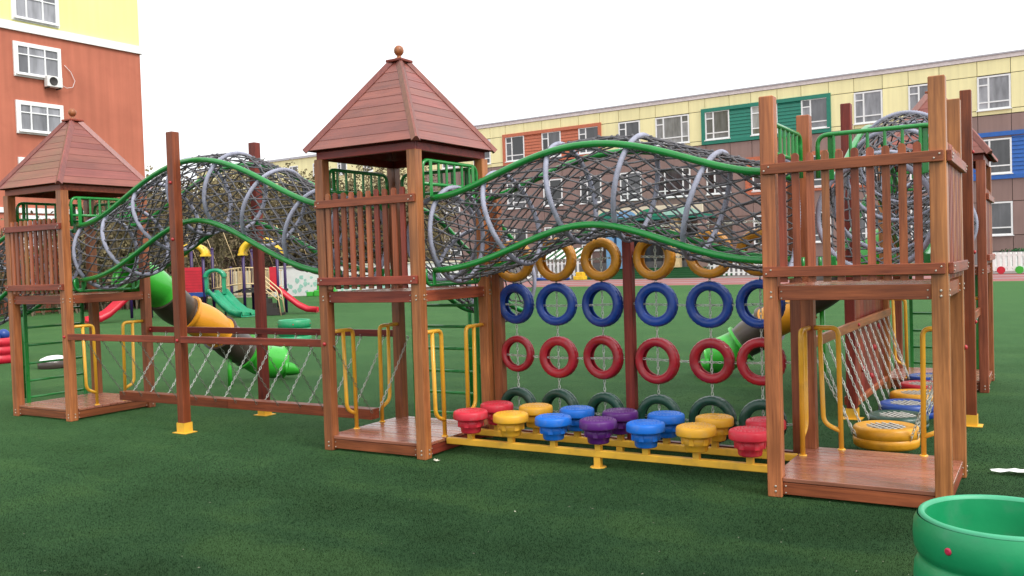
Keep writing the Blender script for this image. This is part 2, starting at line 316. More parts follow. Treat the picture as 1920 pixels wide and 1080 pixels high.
def thing(name, loc, label, cat, group=None, rz=0.0):
    o = link(name, None, None, loc); o.rotation_euler[2] = rz; o.empty_display_size = 0.2
    WL[o.name] = (0, 0, 0) if rz else tuple(loc)
    return tag(o, label, cat, group)
def single(name, mb, mat, loc, label, cat, group=None, rot=(0, 0, 0)):
    """a thing that is one mesh; coordinates are local to loc"""
    o = link(name, mb.mesh(name, mat), None, loc); o.rotation_euler = rot
    return tag(o, label, cat, group)
def structure(name, mb, mat):
    o = link(name, mb.mesh(name, mat)); o['kind'] = 'structure'; return o
def arc(p0, p1, p2, r, n=5):
    """fillet points round corner p1"""
    p0, p1, p2 = Vector(p0), Vector(p1), Vector(p2); a = (p0-p1).normalized(); b = (p2-p1).normalized()
    A = p1+a*r; B = p1+b*r
    return [A*(1-t)**2+p1*2*t*(1-t)+B*t*t for t in [i/n for i in range(n+1)]]
def rounded(pts, r, n=5):
    out = [Vector(pts[0])]
    for i in range(1, len(pts)-1): out += arc(pts[i-1], pts[i], pts[i+1], r, n)
    return out+[Vector(pts[-1])]

# ---------------------------------------------------------------- ground
g = MB(); g.add([(-400, -60, -0.02), (300, -60, -0.02), (300, 600, -0.02), (-400, 600, -0.02)], [(0, 1, 2, 3)]); structure('pavement', g, 'pavement')
te = lambda u: 45.7-0.0613*(u-3.9)
g = MB(); g.add([(-62, -40, 0), (60, -40, 0), (60, te(60), 0), (-44, te(-44), 0), (-62, 34, 0)], [(0, 1, 2, 3, 4)]); structure('turf', g, 'turf')
g = MB(); g.add([(60, te(60)+0.01, -0.006), (60, te(60)+15, -0.006), (-60, te(-60)+15, -0.006), (-60, te(-60)+0.01, -0.006)], [(0, 1, 2, 3)]); structure('running_track', g, 'track')
g = MB()
for k in (4.6, 9.2): g.add([(60, te(60)+k, -0.001), (60, te(60)+k+0.9, -0.001), (-60, te(-60)+k+0.9, -0.001), (-60, te(-60)+k, -0.001)], [(0, 1, 2, 3)])
structure('track_lane', g, 'track_grey')
def turf_blades():
    n = 650000; rng = np.random.default_rng(3)
    d = 2.2+17*rng.beta(1.2, 2.7, n); an = R(120.86)+(rng.random(n)-0.5)*R(84)
    x = CP.x+d*np.cos(an); y = CP.y+d*np.sin(an)
    h = (0.007+0.008*rng.random(n))*np.clip(1.25-d/14, 0.3, 1); w = 0.0022+0.0010*d/6; th = rng.random(n)*6.283; le = 0.010*rng.random(n); la = rng.random(n)*6.283
    V = np.zeros((n, 3, 3)); cx, sx = np.cos(th)*w/2, np.sin(th)*w/2
    V[:, 0, 0] = x-cx; V[:, 0, 1] = y-sx; V[:, 1, 0] = x+cx; V[:, 1, 1] = y+sx
    V[:, 2, 0] = x+np.cos(la)*le; V[:, 2, 1] = y+np.sin(la)*le; V[:, 2, 2] = h
    me = bpy.data.meshes.new('turf_pile'); me.vertices.add(3*n); me.loops.add(3*n); me.polygons.add(n)
    me.vertices.foreach_set('co', V.reshape(-1).astype(np.float32)); me.loops.foreach_set('vertex_index', np.arange(3*n, dtype=np.int32))
    me.polygons.foreach_set('loop_start', np.arange(0, 3*n, 3, dtype=np.int32)); me.polygons.foreach_set('loop_total', np.full(n, 3, dtype=np.int32))
    me.update(); me.materials.append(MATS['turf_blade'])
    tag(link('turf_pile', me), 'short green pile of the artificial turf in the foreground', 'turf', kind='stuff')
turf_blades()
def litter():
    mb = MB(); rr = random.Random(21)
    for k in range(380):
        d = 2.5+13*rr.random(); a = R(120.86)+(rr.random()-0.5)*R(70); x, y = CP.x+d*math.cos(a), CP.y+d*math.sin(a); l = rr.uniform(0.003, 0.012); w = rr.uniform(0.002, 0.005); t = rr.uniform(0, 6.28)
        c_, s_ = math.cos(t), math.sin(t); z = 0.016
        mb.add([(x+c_*l, y+s_*l, z), (x-s_*w, y+c_*w, z+0.003), (x-c_*l, y-s_*l, z), (x+s_*w, y-c_*w, z+0.002)], [(0, 1, 2, 3)])
    tag(link('turf_litter', mb.mesh('turf_litter', 'grit')), 'tiny pale grit and leaf crumbs scattered over the turf', 'litter', kind='stuff')
litter()

# ---------------------------------------------------------------- climbing towers
HW = 0.566; PH = 0.0525
def S(side, t, d, z, c):
    """side frame -> world: t along the side, d out from the tower's middle"""
    return {'front': (c[0]+t, c[1]-d, z), 'back': (c[0]+t, c[1]+d, z), 'right': (c[0]+d, c[1]+t, z), 'left': (c[0]-d, c[1]+t, z)}[side]
def sbox(mb, side, t0, t1, d0, d1, z0, z1, c, ch=0.004):
    a = S(side, t0, d0, z0, c); b = S(side, t1, d1, z1, c)
    return mb.b2(min(a[0], b[0]), max(a[0], b[0]), min(a[1], b[1]), max(a[1], b[1]), z0, z1, ch)
def gx(side): return 'x' if side in ('front', 'back') else 'y'
def bolt(mb, p, nrm, r=0.011):
    r *= 0.8
    nrm = Vector(nrm); mb.tube([Vector(p), Vector(p)+nrm*0.006, Vector(p)+nrm*0.008], r, 8, rs=[r, r, r*0.6])
def picket_side(T, c, side, bm):
    for zc in (2.415, 1.665):
        mb = MB(); sbox(mb, side, -0.605, 0.605, HW+PH+0.001, HW+PH+0.033, zc-0.038, zc+0.038, c); build('picket_rail', mb, 'midwood_'+gx(side), T)
        nv = Vector(S(side, 0, 1, 0, c))-Vector(S(side, 0, 0, 0, c))
        for t in (-0.565, 0.565):
            for dz in (-0.017, 0.017): bolt(bm, S(side, t+dz, HW+PH+0.033, zc+dz*0.8, c), nv, 0.008)
    for k in range(10):
        t = -0.468+0.1013*k+random.uniform(-0.004, 0.004); w = 0.0255; zt = 2.495+random.uniform(-0.006, 0.006)
        poly = [(t-w, 1.588), (t+w, 1.588), (t+w, zt)]+[(t+w*math.cos(a), zt+w*math.sin(a)) for a in [math.pi*i/6 for i in range(1, 6)]]+[(t-w, zt)]
        mb = MB(); mb.prism(poly, HW+PH-0.024, HW+PH-0.002, lambda a, b, d: S(side, a, d, b, c)); build('picket', mb, random.choice(('wood_z', 'midwood_z')), T)
def guard(T, c, side):
    d = 0.575; mb = MB()
    P = lambda t, z: S(side, t, d, z, c)
    mb.tube(rounded([P(-0.46, 2.42), P(-0.46, 2.775), P(0.46, 2.775), P(0.46, 2.42)], 0.09), 0.019, 8)
    mb.tube([P(-0.46, 2.555), P(0.46, 2.555)], 0.017, 8)
    gp = build('guard_panel', mb, 'green_paint', T)
    mb = MB(); mb.tube(rounded([P(-0.46, 1.76), P(-0.46, 1.605), P(0.46, 1.605), P(0.46, 1.76)], 0.09), 0.017, 8); lf_ = build('lower_frame', mb, 'green_paint', T)
    for t in (-0.36, 0.36):
        m2 = MB(); sbox(m2, side, t-0.024, t+0.024, d+0.02, d+0.030, 2.40, 2.775, c); build('bracket', m2, 'green_paint', gp)
        m2 = MB(); sbox(m2, side, t-0.024, t+0.024, d+0.02, d+0.030, 1.60, 1.76, c); build('bracket', m2, 'green_paint', lf_)
    for k in range(6):
        t = -0.33+0.132*k; m2 = MB(); m2.tube([P(t, 2.555), P(t, 2.775)], 0.0135, 8, cap=False); build('baluster', m2, 'green_paint', gp)
def handrails(T, c, side, signs=(-1, 1)):
    d = 0.55; to = 0.315 if side in ('back', 'front') else 0.205; ti = to+0.125
    for sg in signs:
        P = lambda t, z: S(side, sg*t, d, z, c); mb = MB()
        mb.tube(rounded([P(0.515, 1.165), P(to+0.008, 1.165), P(to, 0.146)], 0.06), 0.0205, 10)
        mb.tube(rounded([P(ti+0.03, 1.162), P(ti+0.015, 0.36), P(to, 0.30)], 0.07), 0.0195, 10)
        b = P(to, 0.146); mb.lathe([(0.001, 0.010), (0.030, 0.010), (0.034, 0.0)], (b[0], b[1], b[2]), 14)
        b = P(0.512, 1.165); 
        build('handrail', mb, 'yellow_paint', T)
def ladder(T, c, side):
    d = 0.60
    for t in (-0.40, 0.42):
        mb = MB(); sbox(mb, side, t-0.022, t+0.022, d, d+0.03, 0.0, 1.50, c); build('ladder_stile', mb, 'green_paint', T)
    for z in (0.21, 0.43, 0.66, 0.90, 1.135, 1.36):
        m2 = MB(); m2.tube([S(side, -0.379, d+0.015, z, c), S(side, 0.399, d+0.015, z, c)], 0.0155, 8); build('ladder_rung', m2, 'green_paint', T)
def roof(T, c):
    he, re, za = 2.938, 0.666, 3.815; rt = 0.055
    fas = MB()
    for side in ('front', 'back', 'right', 'left'):
        e = 0.60 if side in ('front', 'back') else 0.565
        sbox(fas, side, -e, e, 0.567, 0.600, 2.855, 2.932, c)
    rf = build('roof', fas, 'darkwood_x', T)
    und = MB(); und.add([(c[0]+sx*0.64, c[1]+sy*0.64, 2.936) for sx, sy in ((-1, -1), (1, -1), (1, 1), (-1, 1))]+[(c[0], c[1], 3.76)], [(0, 1, 4), (1, 2, 4), (2, 3, 4), (3, 0, 4)])
    build('roof_lining', und, 'darkwood_x', rf)
    cuts = [0, 0.105, 0.235, 0.345, 0.45, 0.56, 0.655, 0.76, 0.87, 1.0]
    for side in ('front', 'right', 'back', 'left'):
        for i in range(len(cuts)-1):
            t0, t1 = cuts[i], min(cuts[i+1]+0.004, 1.0)
            mb = MB(); vs = []
            for (t, lift) in ((t0, 0.004), (t1, 0.001)):
                h = re+(rt-re)*t-0.018; z = he+(za-he)*t; dd = re+(rt-re)*t
                for (o, th) in ((lift, 0), (lift+0.009, 1)):
                    for sg in (-1, 1):
                        p = S(side, sg*max(h, 0.02), dd+o*0.80, z+o*0.58, c); vs.append(p)
            # order: [t0 in -,+][t0 out -,+][t1 in][t1 out]
            mb.add(vs, [(2, 3, 7, 6), (0, 4, 5, 1), (0, 1, 3, 2), (4, 6, 7, 5), (0, 2, 6, 4), (1, 5, 7, 3)])
            build('roof_board', mb, 'roofwood_'+gx(side), rf)
    for sx, sy in ((-1, -1), (1, -1), (1, 1), (-1, 1)):
        a = Vector((c[0]+sx*(re+0.016), c[1]+sy*(re+0.016), he+0.006)); b = Vector((c[0]+sx*(rt+0.01), c[1]+sy*(rt+0.01), za+0.016))
        w = Vector((-sx, sy, 0)).normalized() if sx == sy else Vector((sx, -sy, 0)).normalized()
        side_v = Vector((-sy, sx, 0)).normalized(); ax = (b-a).normalized(); up = side_v.cross(ax).normalized()
        if up.z < 0: up = -up
        mb = MB(); vs = []
        for p in (a, b):
            vs += [tuple(p-side_v*0.042-up*0.030), tuple(p+up*0.020-side_v*0.010), tuple(p+up*0.020+side_v*0.010), tuple(p+side_v*0.042-up*0.030)]
        mb.add(vs, [(0, 1, 5, 4), (1, 2, 6, 5), (2, 3, 7, 6), (0, 4, 7, 3), (0, 3, 2, 1), (4, 5, 6, 7)]); build('hip_trim', mb, 'roofwood_z', rf)
    mb = MB(); mb.box((c[0], c[1], 3.838), (0.098, 0.098, 0.013), 0.005); build('roof_cap', mb, 'darkwood_x', rf)
    mb = MB(); mb.lathe([(0.001, 0), (0.045, 0), (0.042, 0.018), (0.022, 0.028), (0.020, 0.045), (0.032, 0.052), (0.047, 0.075), (0.050, 0.098), (0.042, 0.125), (0.022, 0.143), (0.001, 0.147)], (c[0], c[1], 3.851), 20)
    build('finial', mb, 'wood_z', rf)
def tower(c, label, roofed, pickets, guards, rails, lad, rail_signs={}):
    T = thing('climbing_tower', (c[0], c[1], 0), label, 'tower', 'wooden climbing towers')
    top = 2.86 if roofed else 2.95; bm = MB()
    for sx in (-1, 1):
        for sy in (-1, 1):
            mb = MB(); mb.box((c[0]+sx*HW, c[1]+sy*HW, top/2), (PH, PH, top/2), 0.006); build('post', mb, 'wood_z', T)
    for z0, z1, nm in ((0.022, 0.112, 'base_beam'), (1.455, 1.560, 'platform_beam')):
        for side in ('front', 'back', 'right', 'left'):
            mb = MB(); sbox(mb, side, -HW+PH+0.001, HW-PH-0.001, HW-0.012, HW+0.028, z0, z1, c); build(nm, mb, 'midwood_'+gx(side), T)
            nv = Vector(S(side, 0, 1, 0, c))-Vector(S(side, 0, 0, 0, c))
            for t in (-0.49, 0.49):
                for dz in (0.02, 0.07): bolt(bm, S(side, t, HW+0.028, z0+dz-0.005, c), nv, 0.0075)
            for t in (-HW, HW):
                for dz in (0.025, 0.062): bolt(bm, S(side, t+0.008, HW+PH, z0+dz, c), nv, 0.0105)
    for z1, nb, hw in ((0.145, 11, 0.60), (1.555, 9, 0.552)):
        w = 2*hw/nb
        for k in range(nb):
            y0 = -hw+w*k; e = 0.512 if k in (0, nb-1) else hw
            mb = MB(); mb.b2(c[0]-e, c[0]+e, c[1]+y0+0.003, c[1]+y0+w-0.003, z1-0.028, z1+random.uniform(-0.0012, 0.0012), 0.003); build('deck_board', mb, 'deckwood_x', T)
    for s_ in pickets: picket_side(T, c, s_, bm)
    for s_ in guards: guard(T, c, s_)
    for s_ in rails: handrails(T, c, s_, rail_signs.get(s_, (-1, 1)))
    for s_ in lad: ladder(T, c, s_)
    if roofed: roof(T, c)
    o = build('bolts', bm, 'bolt_steel', T); o['kind'] = 'stuff'
    return T
CM, CR, CL, CB = (0.0, 0.0), (4.37, 0.0), (-5.45, 0.06), (4.28, 5.82)
tower(CL, 'roofed wooden tower at the far left, beside the balance beam bridge', True, ['front'], ['right', 'left', 'back'], ['right'], ['left'])
tower(CM, 'roofed wooden tower in the middle between the two big net tunnels', True, ['front'], ['right', 'left', 'back'], ['left', 'right'], ['back'])
tower(CR, 'roofless wooden tower at right front with four tall square posts', False, ['front', 'right'], ['left', 'back'], ['left', 'back'], [], {'left': (1,)})
tower(CB, 'roofed wooden tower half hidden behind the roofless tower', True, ['right'], ['front', 'left'], ['front'], ['back'])

# ---------------------------------------------------------------- net tunnels
def tunnel(start, axis, L, amp, nh, label, half=False, jit=0.005):
    A = Vector((axis[0], axis[1], 0)).normalized(); SD = Vector((-A.y, A.x, 0)); st = Vector((start[0], start[1], 0)); z0 = 2.083; RH = 0.452
    per = math.pi if half else 2*math.pi
    def frame(a):
        z = z0+amp*(1-math.cos(per*a/L))/2; dz = amp*per/L*math.sin(per*a/L)/2
        t = (A+Vector((0, 0, dz))).normalized(); n = t.cross(SD) if t.cross(SD).z > 0 else SD.cross(t)
        return st+A*a+Vector((0, 0, z)), n.normalized()
    def pt(a, ph, r):
        a = min(max(a, 0.0), L); c, n = frame(a); return c+n*(r*math.cos(ph))+SD*(r*math.sin(ph))
    T = thing('net_tunnel', (start[0], start[1], 0), label, 'net tunnel', 'rope net tunnels'); 
    for ph in (46.5, -46.5, 133.5, -133.5):
        mb = MB(); n = 40; mb.tube([pt(L*i/n, R(ph), 0.492) for i in range(n+1)], 0.0295, 12); build('rail', mb, 'green_paint', T)
    for k in range(nh+2):
        a = 0.035+(L-0.07)*k/(nh+1); m = 230; pts = [pt(a, 2*math.pi*i/m, RH) for i in range(m)]
        mb = MB(); mb.tube(pts, 0.027, 8, closed=True, rs=[0.0255 if i % 2 else 0.0215 for i in range(m)]); build('hoop', mb, 'hoop_rope', T)
    NA = 22; step = 0.122; nk = int(round((L-0.08)/step)); step = (L-0.08)/nk; nodes = {}       # knotted diamond mesh
    for k in range(nk+1):
        for i in range(NA):
            a = 0.04+step*k; ph = 2*math.pi*(i+0.5*(k % 2)+random.uniform(-0.07, 0.07))/NA
            sag = 0.016*abs(math.sin(math.pi*(nh+1)*a/L)); nodes[(i, k)] = pt(a+random.uniform(-jit, jit)*1.6, ph, RH-0.004-sag+random.uniform(-0.004, 0.004))
    mb = MB(); rr = 0.0080
    def seg(p, q):
        mid = (p+q)/2+Vector((random.uniform(-1, 1), random.uniform(-1, 1), random.uniform(-1.6, 0.4)))*0.003
        mb.tube([p, mid, q], rr, 5, cap=False)
    for (i, k), p in nodes.items():
        if k < nk:
            j = (i+1) % NA if k % 2 else (i-1) % NA
            seg(p, nodes[(i, k+1)]); seg(p, nodes[(j, k+1)])
        mb.ball(p, 0.0190, 6, 4, random.uniform(0.75, 1.15))
    o = build('rope_net', mb, 'rope', T); o['kind'] = 'stuff'
    return T, pt
tunnel((0.60, 0), (1, 0), 3.20, 0.35, 4, 'humped grey net tunnel joining the middle tower to the roofless tower')
tunnel((-4.86, 0.03), (1, 0), 4.27, 0.635, 6, 'high humped grey net tunnel between the two roofed towers on the left')
tunnel((4.34, 0.60), (0, 1), 4.62, 0.66, 6, 'net tunnel seen end-on behind the pickets of the roofless tower')
tA, ptA = tunnel((0.0, 0.60), (0, 1), 1.25, -0.52, 1, 'short sagging net tunnel hanging off the back of the middle tower', half=True)
for sx in (-0.47,):
    mb = MB(); mb.tube([(sx, 1.83, 0), (sx, 1.83, 1.75)], 0.028, 10); build('support_pole', mb, 'green_paint', tA)
tB, ptB = tunnel((-6.06, 0.06), (-1, 0), 1.6, -0.52, 1, 'sagging net tunnel leaving the left side of the far left tower', half=True)
for sy in (-0.41, 0.53):
    mb = MB(); mb.tube([(-7.64, sy, 0), (-7.64, sy, 1.75)], 0.028, 10); build('support_pole', mb, 'green_paint', tB)

# ---------------------------------------------------------------- chains
def chain_mb(mb, p0, p1, sag=0.0, pitch=0.036, w=0.0042):
    p0, p1 = Vector(p0), Vector(p1); L = (p1-p0).length; n = max(2, int(L/pitch)); 
    for i in range(n):
        t = (i+0.5)/n; c = p0.lerp(p1, t)-Vector((0, 0, sag*4*t*(1-t)))
        c2 = p0.lerp(p1, t+0.01)-Vector((0, 0, sag*4*(t+0.01)*(1-t-0.01)))
        d = (c2-c).normalized(); s_ = d.orthogonal().normalized(); 
        if i % 2: s_ = d.cross(s_)
        hl = pitch*0.68; hw = 0.0105
        ring = [c+d*(hl*math.cos(a))+s_*(hw*math.sin(a)) for a in [2*math.pi*k/8 for k in range(8)]]
        mb.tube(ring, w, 3, closed=True)
    return mb

# ---------------------------------------------------------------- hanging balance beam between the two left towers
BB = thing('balance_beam_bridge', (-2.8, 0, 0), 'hanging balance beam on slanting chains between the two left towers', 'beam bridge')
def tall_post(T, u, v, mat='darkwood_z', top=3.365):
    mb = MB(); mb.box((u, v, top/2), (0.052, 0.052, top/2), 0.006); build('post', mb, mat, T)
    mb = MB(); t = 0.060
    mb.b2(u-t, u+t, v-t, v-t+0.006, 0, 0.115); mb.b2(u-t, u+t, v+t-0.006, v+t, 0, 0.115); mb.b2(u-t, u-t+0.006, v-t+0.0062, v+t-0.0062, 0, 0.115); mb.b2(u+t-0.006, u+t, v-t+0.0062, v+t-0.0062, 0, 0.115)
    mb.box((u, v, 0.004), (0.105, 0.085, 0.004)); build('post_shoe', mb, 'beam_yellow', T)
def red_cap(T, p, nrm):
    p, nrm = Vector(p), Vector(nrm); mb = MB(); mb.tube([p, p+nrm*0.008, p+nrm*0.016, p+nrm*0.019], 0.02, 10, rs=[0.020, 0.019, 0.012, 0.003]); build('bolt_cap', mb, 'cap_red', T)
tall_post(BB, -2.815, -0.50); tall_post(BB, -2.835, 0.725)
for (u0, u1, v) in ((-4.83, -2.868, -0.535), (-2.762, -0.62, -0.535), (-4.83, -0.62, 0.645)):
    mb = MB(); mb.b2(u0, u1, v-0.021, v+0.021, 1.012, 1.088, 0.004); build('handrail', mb, 'darkwood_x', BB)
for p in ((-2.815, -0.552, 1.04), (-2.815, -0.552, 2.80), (-2.815, -0.552, 2.17)): red_cap(BB, p, (0, -1, 0))
red_cap(BB, (-4.884, -0.559, 1.05), (0, -1, 0)); red_cap(BB, (-0.566, -0.619, 1.05), (0, -1, 0)); red_cap(BB, (-4.80, 0.618, 1.05), (0, -1, 0))
for (u0, u1) in ((-4.56, -2.602), (-2.598, -0.47)):
    mb = MB(); mb.b2(u0, u1, -0.065, 0.065, 0.215, 0.322, 0.004); build('balance_beam', mb, 'darkwood_x', BB)
for k in range(13):
    u = -4.50+0.333*k
    for (v0, vb, du) in ((-0.535, -0.066, 0.05), (0.645, 0.066, 0.02)):
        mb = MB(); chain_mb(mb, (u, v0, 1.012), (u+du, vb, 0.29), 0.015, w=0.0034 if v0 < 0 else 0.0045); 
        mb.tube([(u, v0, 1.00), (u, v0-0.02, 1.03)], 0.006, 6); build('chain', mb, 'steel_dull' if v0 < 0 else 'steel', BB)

# ---------------------------------------------------------------- stepping pods between middle and roofless tower
PB = thing('stepping_pod_bridge', (2.2, 0, 0), 'two yellow beams carrying fourteen coloured mushroom stepping pods', 'pod bridge')
for v in (-0.235, 0.235):
    mb = MB(); mb.b2(0.603, 3.767, v-0.03, v+0.03, 0.088, 0.148, 0.006); build('beam', mb, 'beam_yellow', PB)
    mb = MB(); mb.b2(2.155, 2.215, v-0.026, v+0.026, 0.004, 0.0878); mb.lathe([(0.001, 0.006), (0.068, 0.006), (0.072, 0)], (2.185, v, 0), 20); build('beam_leg', mb, 'beam_yellow', PB)
def pod_meshes(col):
    cap = MB(); r = 0.164; z = 0.338
    cap.lathe([(0.001, z), (0.150, z), (r-0.003, z+0.006), (r, z+0.014), (r-0.001, z+0.060), (r-0.008, z+0.074), (0.135, z+0.083), (0.105, z+0.080), (0.055, z+0.083), (0.048, z+0.087), (0.001, z+0.087)], (0, 0, 0), 36)
    for rad, n, s_ in ((0.128, 26, 0.006), (0.095, 18, 0.005), (0.070, 12, 0.005)):
        for k in range(n): a = 2*math.pi*k/n; cap.ball((rad*math.cos(a), rad*math.sin(a), z+0.081), s_, 6, 4)
    body = MB(); body.lathe([(0.001, 0.212), (0.086, 0.212), (0.093, 0.222), (0.098, 0.262), (0.112, 0.270), (0.116, 0.3375), (0.001, 0.3375)], (0, 0, 0), 28)
    for k in range(6):
        a = 2*math.pi*(k+0.3)/6; body.box((0.106*math.cos(a), 0.106*math.sin(a), 0.296), (0.016, 0.022, 0.028), 0.005, Matrix.Rotation(a, 3, 'Z'))
    return cap.mesh('pod_cap', 'pod_'+col), body.mesh('stepping_pod', 'pod_'+col)
PODC = ['red', 'yellow', 'blue', 'purple', 'blue', 'yellow', 'red']; PM = {c: pod_meshes(c) for c in set(PODC)}
stem = MB(); stem.b2(-0.026, 0.026, -0.026, 0.026, 0.1485, 0.2115); stem_me = stem.mesh('stem', 'beam_yellow')
for row, v in (('front', -0.235), ('back', 0.235)):
    for k, col in enumerate(PODC):
        u = 0.872+0.4405*k; p = link('stepping_pod', PM[col][1], PB, (u-2.2, v, 0)); p.rotation_euler[2] = random.uniform(0, 6); p['label'] = col+' plastic mushroom stepping pod'
        link('pod_cap', PM[col][0], p); link('stem', stem_me, p)
        p.children[-1].rotation_euler[2] = -p.rotation_euler[2]

# ---------------------------------------------------------------- tyre wall
TW = thing('tyre_wall_frame', (2.2, 0.6, 0), 'timber posts and chain grid holding the wall of hanging tyres', 'frame')
for u, top in ((0.69, 2.5), (2.148, 2.10), (3.70, 2.5)):
    mb = MB(); mb.box((u, 0.62, top/2), (0.045 if u == 2.148 else 0.05, 0.045, top/2), 0.005); build('post', mb, 'darkwood_z' if u == 2.148 else 'wood_z', TW)
mb = MB(); mb.b2(0.745, 2.10, 0.585, 0.655, 0.01, 0.09, 0.004); build('ground_beam', mb, 'darkwood_x', TW)
mb = MB(); mb.b2(2.196, 3.648, 0.585, 0.655, 0.01, 0.09, 0.004); build('ground_beam', mb, 'darkwood_x', TW)
TU = [0.905, 1.374, 1.868, 2.42, 2.935, 3.39]; TZ = [1.815, 1.372, 0.856, 0.318]
def tyre_mesh(mat, ro=0.213, ri=0.128, w=0.052, name='hanging_tyre', seg=112):
    m = (ro-ri)
    prof = [(ri, -w*0.62), (ri+0.010, -w*0.80), (ri+m*0.25, -w*1.0), (ri+m*0.5, -w*1.08), (ri+m*0.78, -w*0.98), (ri+m*0.90, -w*0.84), (ro-0.005, -w*0.66), (ro-0.001, -w*0.40), (ro, -w*0.18), (ro-0.004, -w*0.14), (ro-0.004, w*0.14), (ro, w*0.18), (ro-0.001, w*0.40), (ro-0.005, w*0.66), (ri+m*0.90, w*0.84), (ri+m*0.78, w*0.98), (ri+m*0.5, w*1.08), (ri+m*0.25, w*1.0), (ri+0.010, w*0.80), (ri, w*0.62),
            (ri+0.004, w*0.50), (ri+m*0.35, w*0.75), (ri+m*0.8, w*0.6), (ro-0.016, 0), (ri+m*0.8, -w*0.6), (ri+m*0.35, -w*0.75), (ri+0.004, -w*0.50)]
    mod = lambda j, k: (-0.0035 if (j in (5, 6, 7, 8, 11, 12, 13, 14) and (k+(2 if j > 9 else 0)) % 4 in (0,)) else 0)
    mb = MB(); ax = Matrix.Rotation(R(90), 3, 'X'); mb.lathe(prof, (0, 0, 0), seg, closed=True, ax=ax, mod=mod)
    return mb.mesh(name, mat)
ROWC = ['yellow', 'blue', 'red', 'green']; ORD = ['first', 'second', 'third', 'fourth', 'fifth', 'sixth']
TM = {c: [tyre_mesh('tyre_'+c), tyre_mesh('tyre_'+c, 0.208, 0.118, 0.048), tyre_mesh('tyre_'+c, 0.218, 0.136, 0.056)] for c in ROWC}
CNAME = {'yellow': 'ochre yellow tyre', 'blue': 'navy blue tyre', 'red': 'red tyre', 'green': 'dark green tyre'}
RNAME = {'yellow': 'top row', 'blue': 'second row', 'red': 'third row', 'green': 'bottom row'}
for r, (col, z) in enumerate(zip(ROWC, TZ)):
    for k, u in enumerate(TU):
        me = TM[col][(k*2+r) % 3]; dz = -0.012*math.sin(math.pi*k/5)+random.uniform(-0.010, 0.010)
        if col == 'red' and k == 0: me = tyre_mesh('tyre_red', 0.185, 0.118, 0.042)
        o = link('hanging_tyre', me, None, (u+random.uniform(-0.008, 0.008), 0.612, z+dz)); o.rotation_euler = (random.uniform(-0.05, 0.05), random.uniform(0, 6.2), random.uniform(-0.14, 0.14))
        o.rotation_mode = 'XYZ'
        tag(o, '%s in the %s of the tyre wall, %s from the left' % (CNAME[col], RNAME[col], ORD[k]), 'tyre', 'tyres chained into the tyre wall')
for u in TU:
    mb = MB(); chain_mb(mb, (u, 0.612, 2.10), (u, 0.612, 0.09), 0); build('chain', mb, 'steel', TW)
for z in TZ+[2.10]:
    for (a, b) in ((0.74, 2.10), (2.195, 3.65)):
        mb = MB(); chain_mb(mb, (a, 0.612, z), (b, 0.612, z), 0.02); build('chain', mb, 'steel', TW)

# ---------------------------------------------------------------- tyre bridge between roofless tower and rear tower
TB = thing('tyre_bridge_frame', (4.29, 2.88, 0), 'timber handrails on tall posts above the row of swinging tyres', 'bridge')
tall_post(TB, 3.722, 2.877); tall_post(TB, 4.862, 2.875)
for u, v0, v1 in ((3.775, 0.63, 5.20), (4.80, 0.63, 5.20)):
    mb = MB(); mb.b2(u-0.021, u+0.021, v0, v1, 0.965, 1.055, 0.004); build('handrail', mb, 'wood_y', TB)
for p, nv in (((4.915, 2.875, 1.05), (1, 0, 0)), ((4.915, 2.875, 2.75), (1, 0, 0)), ((4.915, 2.875, 1.75), (1, 0, 0)), ((3.797, 2.9, 1.01), (1, 0, 0)), ((4.992, 0.57, 1.02), (1, 0, 0))): red_cap(TB, p, nv)
SW = [(4.31, 1.18, 'yellow', 'swing_yellow', 'thick yellow tyre with strap lattice, nearest on the swinging bridge'), (4.30, 1.95, 'green', 'tyre_green', 'dark green tyre with white straps, second on the swinging bridge'),
      (4.29, 2.70, 'blue', 'swing_blue', 'blue tyre with strap lattice, third on the swinging bridge'), (4.29, 3.45, 'yellow', 'swing_yellow', 'yellow tyre with strap lattice, fourth on the swinging bridge'),
      (4.28, 4.20, 'red', 'tyre_red', 'red tyre, fifth on the swinging bridge'), (4.28, 4.93, 'blue', 'swing_blue', 'blue tyre, last on the swinging bridge by the rear tower')]
